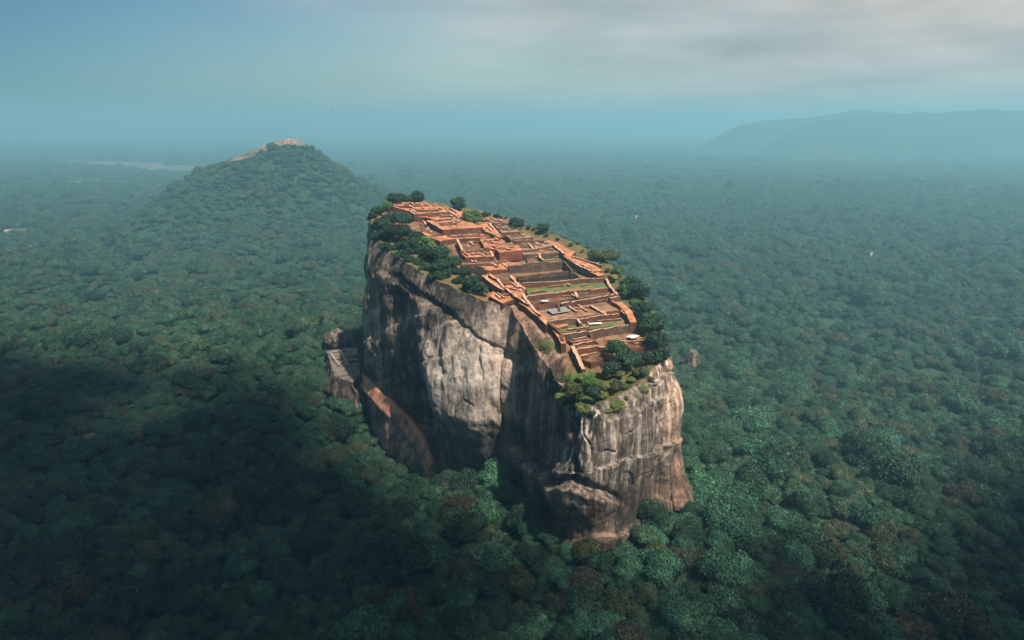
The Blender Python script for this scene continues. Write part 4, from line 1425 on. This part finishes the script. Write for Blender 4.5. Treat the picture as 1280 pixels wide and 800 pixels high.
# everything farther: one canopy of instances
proto = bpy.data.collections.new("forest_tree_kinds")
for k, c in enumerate(CROWNS):
    o = bpy.data.objects.new("forest_crown", c)
    proto.objects.link(o)
fi_ = np.where(~isnear)[0]
me = bpy.data.meshes.new("forest_canopy")
me.vertices.add(len(fi_))
me.vertices.foreach_set("co", np.stack([FX, FY, GZ - 1.0], -1)[fi_].astype(np.float32).ravel())
attr(me, "size", FS[fi_])
attr(me, "tall", FS[fi_] * FZ[fi_] * rng.uniform(.75, 1.45, len(fi_)))
attr(me, "turn", rng.uniform(0, 6.28, len(fi_)))
a = me.attributes.new("pick", 'INT', 'POINT')
a.data.foreach_set("value", rng.integers(0, 8, len(fi_)).astype(np.int32))
canopy = link("forest_canopy", me)
tag(canopy, "dense green forest canopy covering the plain and the hill behind the rock", "forest", kind="stuff")
ng = bpy.data.node_groups.new("canopy_nodes", 'GeometryNodeTree')
ng.interface.new_socket("Geometry", in_out='INPUT', socket_type='NodeSocketGeometry')
ng.interface.new_socket("Geometry", in_out='OUTPUT', socket_type='NodeSocketGeometry')
gi, go = ng.nodes.new("NodeGroupInput"), ng.nodes.new("NodeGroupOutput")
iop = ng.nodes.new("GeometryNodeInstanceOnPoints")
ci_ = ng.nodes.new("GeometryNodeCollectionInfo")
ci_.inputs["Collection"].default_value = proto
ci_.inputs["Separate Children"].default_value = True
ci_.inputs["Reset Children"].default_value = True
iop.inputs["Pick Instance"].default_value = True


def named(nm, t):
    n = ng.nodes.new("GeometryNodeInputNamedAttribute")
    n.data_type = t
    n.inputs[0].default_value = nm
    return n.outputs[0]


cx_ = ng.nodes.new("ShaderNodeCombineXYZ")
ng.links.new(named("size", 'FLOAT'), cx_.inputs[0])
ng.links.new(cx_.inputs[0].links[0].from_socket, cx_.inputs[1])
ng.links.new(named("tall", 'FLOAT'), cx_.inputs[2])
cr_ = ng.nodes.new("ShaderNodeCombineXYZ")
ng.links.new(named("turn", 'FLOAT'), cr_.inputs[2])
e2r = ng.nodes.new("FunctionNodeEulerToRotation")
ng.links.new(cr_.outputs[0], e2r.inputs[0])
ng.links.new(gi.outputs[0], iop.inputs["Points"])
ng.links.new(ci_.outputs[0], iop.inputs["Instance"])
ng.links.new(named("pick", 'INT'), iop.inputs["Instance Index"])
ng.links.new(e2r.outputs[0], iop.inputs["Rotation"])
ng.links.new(cx_.outputs[0], iop.inputs["Scale"])
ng.links.new(iop.outputs[0], go.inputs[0])
md = canopy.modifiers.new("canopy", 'NODES')
md.node_group = ng

c = at_y(358, 178, HILL_Y - 10)
make_tree((c[0], c[1], c[2] - 4), 9, 2, 'dark_leaf', "single dark tree on the bare crest of the hill behind", sink=.3)


# ------------------------------------------------------------------ bare dead trees
def dead_tree(px, py, z, hgt, label, seed):
    c = at_z(px, py, z)
    r = np.random.default_rng(seed)
    bm = bmesh.new()

    def limb(a, b, ra, rb, n=6):
        q = (b - a).to_track_quat('Z', 'Y')
        rg = [[bm.verts.new(p + q @ Vector((rr * math.cos(t), rr * math.sin(t), 0))) for t in np.linspace(0, 2 * math.pi, n, endpoint=False)] for p, rr in ((a, ra), (b, rb))]
        for k in range(n):
            bm.faces.new((rg[0][k], rg[0][(k + 1) % n], rg[1][(k + 1) % n], rg[1][k]))
        bm.faces.new(rg[1])

    def grow(a, dv, l, ra, depth):
        b = a + dv * l
        limb(a, b, ra, ra * .68)
        if depth == 0:
            return
        for k in range(2 + (r.random() < .5)):
            nd = (dv + Vector(r.normal(0, .55, 3))).normalized()
            nd.z = abs(nd.z) * .8 + .1
            grow(b, nd.normalized(), l * r.uniform(.6, .85), ra * .62, depth - 1)
    grow(Vector((0, 0, -1)), Vector((0, 0, 1)), hgt * .36, hgt * .017, 5)
    me = bpy.data.meshes.new("bare_tree"); bm.to_mesh(me); bm.free()
    o = link("bare_tree", me, M['dead_bark'])
    o.location = tuple(c)
    tag(o, label, "dead tree")


dead_tree(618, 724, 14, 16, "bare white dead tree among the green crowns below the front face", 4)
dead_tree(566, 702, 6, 13, "smaller bare dead tree left of the white dead tree", 9)
dead_tree(96, 735, -6, 14, "grey bare tree in the dark forest at the lower left", 14)
dead_tree(912, 600, 20, 12, "bare leaning tree on the slope right of the rock", 19)


# ------------------------------------------------------------------ shed, sheets, houses
def box(bm, x0, x1, y0, y1, z0, z1):
    v = [bm.verts.new(p) for p in ((x0, y0, z0), (x1, y0, z0), (x1, y1, z0), (x0, y1, z0), (x0, y0, z1), (x1, y0, z1), (x1, y1, z1), (x0, y1, z1))]
    for f in ((0, 3, 2, 1), (4, 5, 6, 7), (0, 1, 5, 4), (1, 2, 6, 5), (2, 3, 7, 6), (3, 0, 4, 7)):
        bm.faces.new([v[i] for i in f])


def bm_obj(name, bm, mat, root):
    me = bpy.data.meshes.new(name)
    bm.to_mesh(me)
    bm.free()
    return link(name, me, mat, root)


def ang(p, q):
    return math.atan2(q[1] - p[1], q[0] - p[0])


def shed():
    zc = plane_z(*on_plane(701, 394)[:2]) - 2.2
    p0, p1 = at_z(690, 397, zc), at_z(713, 393, zc)
    L = np.linalg.norm(p1[:2] - p0[:2])
    root = empty("metal_shed", (*((p0 + p1) / 2)[:2], zc), "open shed with a grey sheet metal roof in the third court", "shed", rz=ang(p0, p1))
    bm = bmesh.new()
    # corrugated single-pitch roof
    n = 40
    for k in range(n):
        x0, x1 = -L / 2 + L * k / n, -L / 2 + L * (k + 1) / n
        z0, z1 = (.05 if k % 2 else 0), (0 if k % 2 else .05)
        v = [bm.verts.new(p) for p in ((x0, -.6, 1.9 + z0), (x1, -.6, 1.9 + z1), (x1, 4.6, 3.0 + z1), (x0, 4.6, 3.0 + z0))]
        bm.faces.new(v)
    bmesh.ops.solidify(bm, geom=bm.faces[:], thickness=.06)
    bm_obj("roof", bm, M['metal_roof'], root)
    for sx in (-1, 0, 1):
        for y, hgt in ((0, 1.95), (4.2, 2.8)):
            bm = bmesh.new()
            box(bm, sx * (L / 2 - .3) - .08, sx * (L / 2 - .3) + .08, y - .08, y + .08, -.3, hgt)
            bm_obj("post", bm, M['bark'], root)
    bm = bmesh.new()
    box(bm, -L / 2 + .3, L / 2 - .3, 3.9, 4.1, -.3, 2.7)
    bm_obj("back_wall", bm, M['brick_grey'], root)


shed()


def sheet(px0, py0, px1, py1, w_, dz, label, name="white_sheet", sag=0.25):
    p0, p1 = on_plane(px0, py0, dz), on_plane(px1, py1, dz)
    zc = (p0[2] + p1[2]) / 2
    L = np.linalg.norm(p1[:2] - p0[:2])
    u, v = np.meshgrid(np.linspace(-L / 2, L / 2, 14), np.linspace(-w_ / 2, w_ / 2, 8), indexing='ij')
    z = sag * fbm(np.stack([u, v, u * 0], -1) / 1.5, 3, 9) + sag
    P = np.stack([u, v, z], -1)
    me = grid_mesh(name, P)
    bm = bmesh.new(); bm.from_mesh(me)
    bmesh.ops.solidify(bm, geom=bm.faces[:], thickness=.12)
    bm.to_mesh(me); bm.free()
    o = link(name, me, M['white'])
    o.location = (*((p0 + p1) / 2)[:2], zc)
    o.rotation_euler = (0, 0, ang(p0, p1))
    tag(o, label, "tarpaulin" if "tarpaulin" in label else "slab")


sheet(787, 424, 795, 420, 4.0, -1.0, "white tarpaulin lying on the shelf at the right rim", "tarpaulin", .7)
sheet(676, 376.5, 685, 376.5, 2.2, -1.2, "small white sheet on the long second court", "sheet")
sheet(736, 404.5, 752, 404, 2.0, -1.7, "long white slab lying on the grassy lowest court", "stone_slab", .1)


def house(px, py, w_, label, rz=0.0, scale=1.0):
    c = at_z(px, py, PLAIN + 8)
    z = float(ground_z(np.array([c[0]]), np.array([c[1]]))[0])
    root = empty("house", (c[0], c[1], max(z, c[2] - 1)), label, "house", "small pale buildings far out in the forest", rz)
    d_ = w_ * .6
    bm = bmesh.new()
    box(bm, -w_ / 2, w_ / 2, -d_ / 2, d_ / 2, -9, w_ * .35)
    bm_obj("wall", bm, M['house_wall'], root)
    bm = bmesh.new()
    h0, h1 = w_ * .35, w_ * .6
    e = w_ * .06
    v = [bm.verts.new(p) for p in ((-w_ / 2 - e, -d_ / 2 - e, h0), (w_ / 2 + e, -d_ / 2 - e, h0), (w_ / 2 + e, d_ / 2 + e, h0), (-w_ / 2 - e, d_ / 2 + e, h0), (-w_ / 2 - e, 0, h1), (w_ / 2 + e, 0, h1))]
    for f in ((0, 1, 5, 4), (2, 3, 4, 5), (1, 2, 5), (3, 0, 4), (0, 3, 2, 1)):
        bm.faces.new([v[i] for i in f])
    bm_obj("roof", bm, M['roof_tile'], root)


house(1089, 317, 5, "pale roofed house alone in the forest at the middle right", .3)
house(796, 271, 7, "white house far behind the right rim of the rock", .1)
house(693, 232, 16, "large pale building in the distant forest behind the rock", -.2)

house(12, 291, 12, "pale building on the dry field at the left edge", .2)
house(116, 229, 15, "white building on the far field at the left", .0)
house(205, 213, 18, "distant white building left of the hill", .1)
house(1083, 237, 15, "lone distant building far out at the right", .4)


# ------------------------------------------------------------------ people on the ruins, and a bird
def person_mesh(pose):
    bm = bmesh.new()
    st = 0.16 if pose else 0.09
    J = {'pel': (0, 0, .95), 'chest': (0, 0, 1.32), 'neck': (0, 0, 1.5), 'head': (0, .01, 1.66), 'top': (0, 0, 1.76),
         'shl': (-.2, 0, 1.42), 'ell': (-.27, .02, 1.14), 'hal': (-.27, .12, .88), 'shr': (.2, 0, 1.42), 'elr': (.27, .02, 1.14), 'har': (.26, .14, .9),
         'hil': (-.1, 0, .9), 'knl': (-.11, st, .5), 'anl': (-.11, st * .6, .08), 'tol': (-.11, st * .6 + .16, .03),
         'hir': (.1, 0, .9), 'knr': (.11, -st * .2, .5), 'anr': (.11, -st, .08), 'tor': (.11, -st + .16, .03)}
    rad = {'pel': .15, 'chest': .17, 'neck': .07, 'head': .11, 'top': .07, 'shl': .08, 'shr': .08, 'ell': .05, 'elr': .05, 'hal': .04, 'har': .04,
           'hil': .11, 'hir': .11, 'knl': .07, 'knr': .07, 'anl': .05, 'anr': .05, 'tol': .035, 'tor': .035}
    E = [('pel', 'chest'), ('chest', 'neck'), ('neck', 'head'), ('head', 'top'), ('chest', 'shl'), ('shl', 'ell'), ('ell', 'hal'), ('chest', 'shr'), ('shr', 'elr'),
         ('elr', 'har'), ('pel', 'hil'), ('hil', 'knl'), ('knl', 'anl'), ('anl', 'tol'), ('pel', 'hir'), ('hir', 'knr'), ('knr', 'anr'), ('anr', 'tor')]
    ks = list(J)
    me = bpy.data.meshes.new("person")
    me.from_pydata([J[k] for k in ks], [(ks.index(a), ks.index(b)) for a, b in E], [])
    o = bpy.data.objects.new("tmp", me)
    col.objects.link(o)
    m = o.modifiers.new("s", 'SKIN')
    for k, v in zip(ks, me.skin_vertices[0].data):
        v.radius = (rad[k], rad[k] * .85)
        v.use_root = k == 'pel'
    s_ = o.modifiers.new("u", 'SUBSURF')
    s_.levels = s_.render_levels = 1
    dg = bpy.context.evaluated_depsgraph_get()
    out = bpy.data.meshes.new_from_object(o.evaluated_get(dg))
    bpy.data.objects.remove(o)
    out.materials.clear()
    for mm in ('skin', 'cloth_white', 'cloth_dark'):
        out.materials.append(M[mm])
    for p in out.polygons:
        z = p.center.z
        p.material_index = 0 if (z > 1.5 or (abs(p.center.x) > .235 and z < 1.15 and z > .8)) else (1 if z > .93 else 2)
        p.use_smooth = True
    return out


PM = [person_mesh(0), person_mesh(1)]
PEOPLE = [(545, 255.5, 'white'), (541, 254, 'dark'), (533, 257, 'red'), (509, 257.5, 'white'), (537, 270, 'white'), (545, 272, 'blue'), (565, 273, 'dark'), (566, 296, 'white'),
          (562, 296, 'dark'), (552, 299, 'red'), (574, 295, 'blue'), (619, 327, 'white'), (622, 334, 'dark'), (659, 374, 'white'), (712, 394, 'white'), (720, 393, 'red'), (641, 320, 'white')]
WHERE = ["on the topmost palace platform at its right end", "on the topmost palace platform beside another visitor", "in the middle of the topmost palace platform",
         "at the left part of the topmost palace platform", "on the third palace step", "on the third palace step near the right wall", "by the hollow palace room",
         "on the broad orange court near its wall", "next to a visitor on the broad orange court", "at the left of the broad orange court", "at the right of the thin court wall",
         "beside the massive red brick block", "below the massive red brick block", "at the left end of the second court", "at the right side of the metal shed",
         "standing in the shed court away from the shed", "on top of the massive red block"]
dg = bpy.context.evaluated_depsgraph_get()
for k, ((px, py, cc), wh) in enumerate(zip(PEOPLE, WHERE)):
    d_ = Vector(ray(px, py)).normalized()
    hit, loc, *_r = scene.ray_cast(dg, Vector((0, 0, CAM_H)), d_)
    o = bpy.data.objects.new("person", PM[k % 2])
    col.objects.link(o)
    o.location = loc if hit else on_plane(px, py)
    o.rotation_euler = (0, 0, k * 1.9)
    for si, mm in ((1, 'cloth_' + cc),):
        o.material_slots[si].link = 'OBJECT'
        o.material_slots[si].material = M[mm]
    tag(o, f"visitor in a {cc} top standing {wh}", "person", "visitors walking on the ruins")


def bird():
    c = at_y(415, 138, 260)
    bm = bmesh.new()
    prof = [(-.34, .02), (-.2, .06), (0, .09), (.16, .08), (.26, .05), (.3, .055), (.36, .04), (.42, .008)]
    rg = [[bm.verts.new((y, rr * math.cos(t), rr * math.sin(t) * .9)) for t in np.linspace(0, 2 * math.pi, 10, endpoint=False)] for y, rr in prof]
    for a_, b_ in zip(rg[:-1], rg[1:]):
        for k in range(10):
            bm.faces.new((a_[k], a_[(k + 1) % 10], b_[(k + 1) % 10], b_[k]))
    bm.faces.new(rg[0]); bm.faces.new(rg[-1])
    root = empty("bird", c, "tiny dark bird gliding in the sky above the wooded hill", "bird", rz=.5)
    for sy in (-1, 1):
        v = [(.16, 0), (.2, .35), (.1, .75), (-.02, .95), (-.08, .7), (-.1, .35), (-.1, 0)]
        t_ = [bm.verts.new((x, sy * (y + .05), .03 + .18 * y - .12 * y * y)) for x, y in v]
        b_ = [bm.verts.new((x, sy * (y + .05), .0 + .18 * y - .12 * y * y)) for x, y in v]
        n_ = len(v)
        bm.faces.new(t_ if sy > 0 else t_[::-1]); bm.faces.new(b_[::-1] if sy > 0 else b_)
        for k in range(n_):
            bm.faces.new((t_[k], t_[(k + 1) % n_], b_[(k + 1) % n_], b_[k]))
    v = [bm.verts.new(p) for p in ((-.3, -.05, 0), (-.3, .05, 0), (-.55, .12, 0), (-.55, -.12, 0))]
    v2 = [bm.verts.new(p) for p in ((-.3, -.05, .02), (-.3, .05, .02), (-.55, .12, .01), (-.55, -.12, .01))]
    bm.faces.new(v[::-1]); bm.faces.new(v2)
    for k in range(4):
        bm.faces.new((v[k], v[(k + 1) % 4], v2[(k + 1) % 4], v2[k]))
    bmesh.ops.recalc_face_normals(bm, faces=bm.faces)
    bm_obj("body", bm, M['feather'], root)


bird()

# ------------------------------------------------------------------ unseen cloud added behind the viewpoint to keep the near forest in shade
CZ = 3400.0
sx, sy = sd.x / sd.z, sd.y / sd.z
cm_, nt_c, b_c = new_mat("shade_cloud_white", 1.0, 0.0)
b_c.inputs["Base Color"].default_value = (0.85, 0.85, 0.85, 1)
crng = np.random.default_rng(5)
bm = bmesh.new()
bmesh.ops.create_icosphere(bm, subdivisions=3, radius=1)
iv = np.array([v.co[:] for v in bm.verts])
fi3 = np.array([[v.index for v in f.verts] for f in bm.faces])
bm.free()
Vs, Fs, nv = [], [], 0
for gx in np.arange(-700, 760, 34):
    for gy in np.arange(-380, 650, 34):
        x = gx + crng.uniform(-15, 15)
        y = gy + crng.uniform(-15, 15)
        # southern edge of the shade on the ground
        edge = np.interp(x, [-700, -420, -260, -170, -125, -100, -60, -30, 0, 20, 40, 90, 150, 260, 420, 700], [640, 600, 530, 485, 432, 390, 352, 328, 294, 276, 268, 270, 300, 355, 435, 545])
        dlt = edge - y
        gap = math.exp(-((x - 35) / 32) ** 2 - ((y - 212) / 24) ** 2) + math.exp(-((x - 120) / 40) ** 2 - ((y - 262) / 30) ** 2)
        if dlt < 0 or crng.random() > np.clip(dlt / 60, 0.2, 1) * (1 - gap) * .97:
            continue
        r_ = crng.uniform(17, 30) * np.clip(.5 + dlt / 160, .5, 1.1)
        q = iv * (1 + .35 * fbm(iv * 1.7 + x, 3, 5))[:, None] * r_ * np.array([1.15, 1.15, .7])
        q = q + np.array([x + sx * CZ, y + sy * CZ, CZ + crng.uniform(-15, 25)])
        Vs.append(q)
        Fs += [tuple(t + nv) for t in fi3]
        nv += len(q)
cl_o = link("added_shade_cloud", mesh_np("added_shade_cloud", np.concatenate(Vs), Fs), cm_, smooth=True)
tag(cl_o, kind="stuff")

# ------------------------------------------------------------------ haze
zmin = float(GP[..., 2].min()) - 20
bm = bmesh.new()
box(bm, -33000, 33000, -33000, 33000, zmin, 342)
bmesh.ops.recalc_face_normals(bm, faces=bm.faces)
me = bpy.data.meshes.new("haze"); bm.to_mesh(me); bm.free()
hm = bpy.data.materials.new("haze")
hm.use_nodes = True
hn = hm.node_tree
for n_ in list(hn.nodes):
    hn.nodes.remove(n_)
pv = node(hn, "ShaderNodeVolumePrincipled")
pv.inputs["Color"].default_value = (*HAZE_COLOR, 1)
pv.inputs["Density"].default_value = HAZE_DENSITY
pv.inputs["Anisotropy"].default_value = HAZE_G
ho = node(hn, "ShaderNodeOutputMaterial")
hn.links.new(pv.outputs[0], ho.inputs["Volume"])
hz = link("haze", me, hm)
tag(hz, kind="stuff")
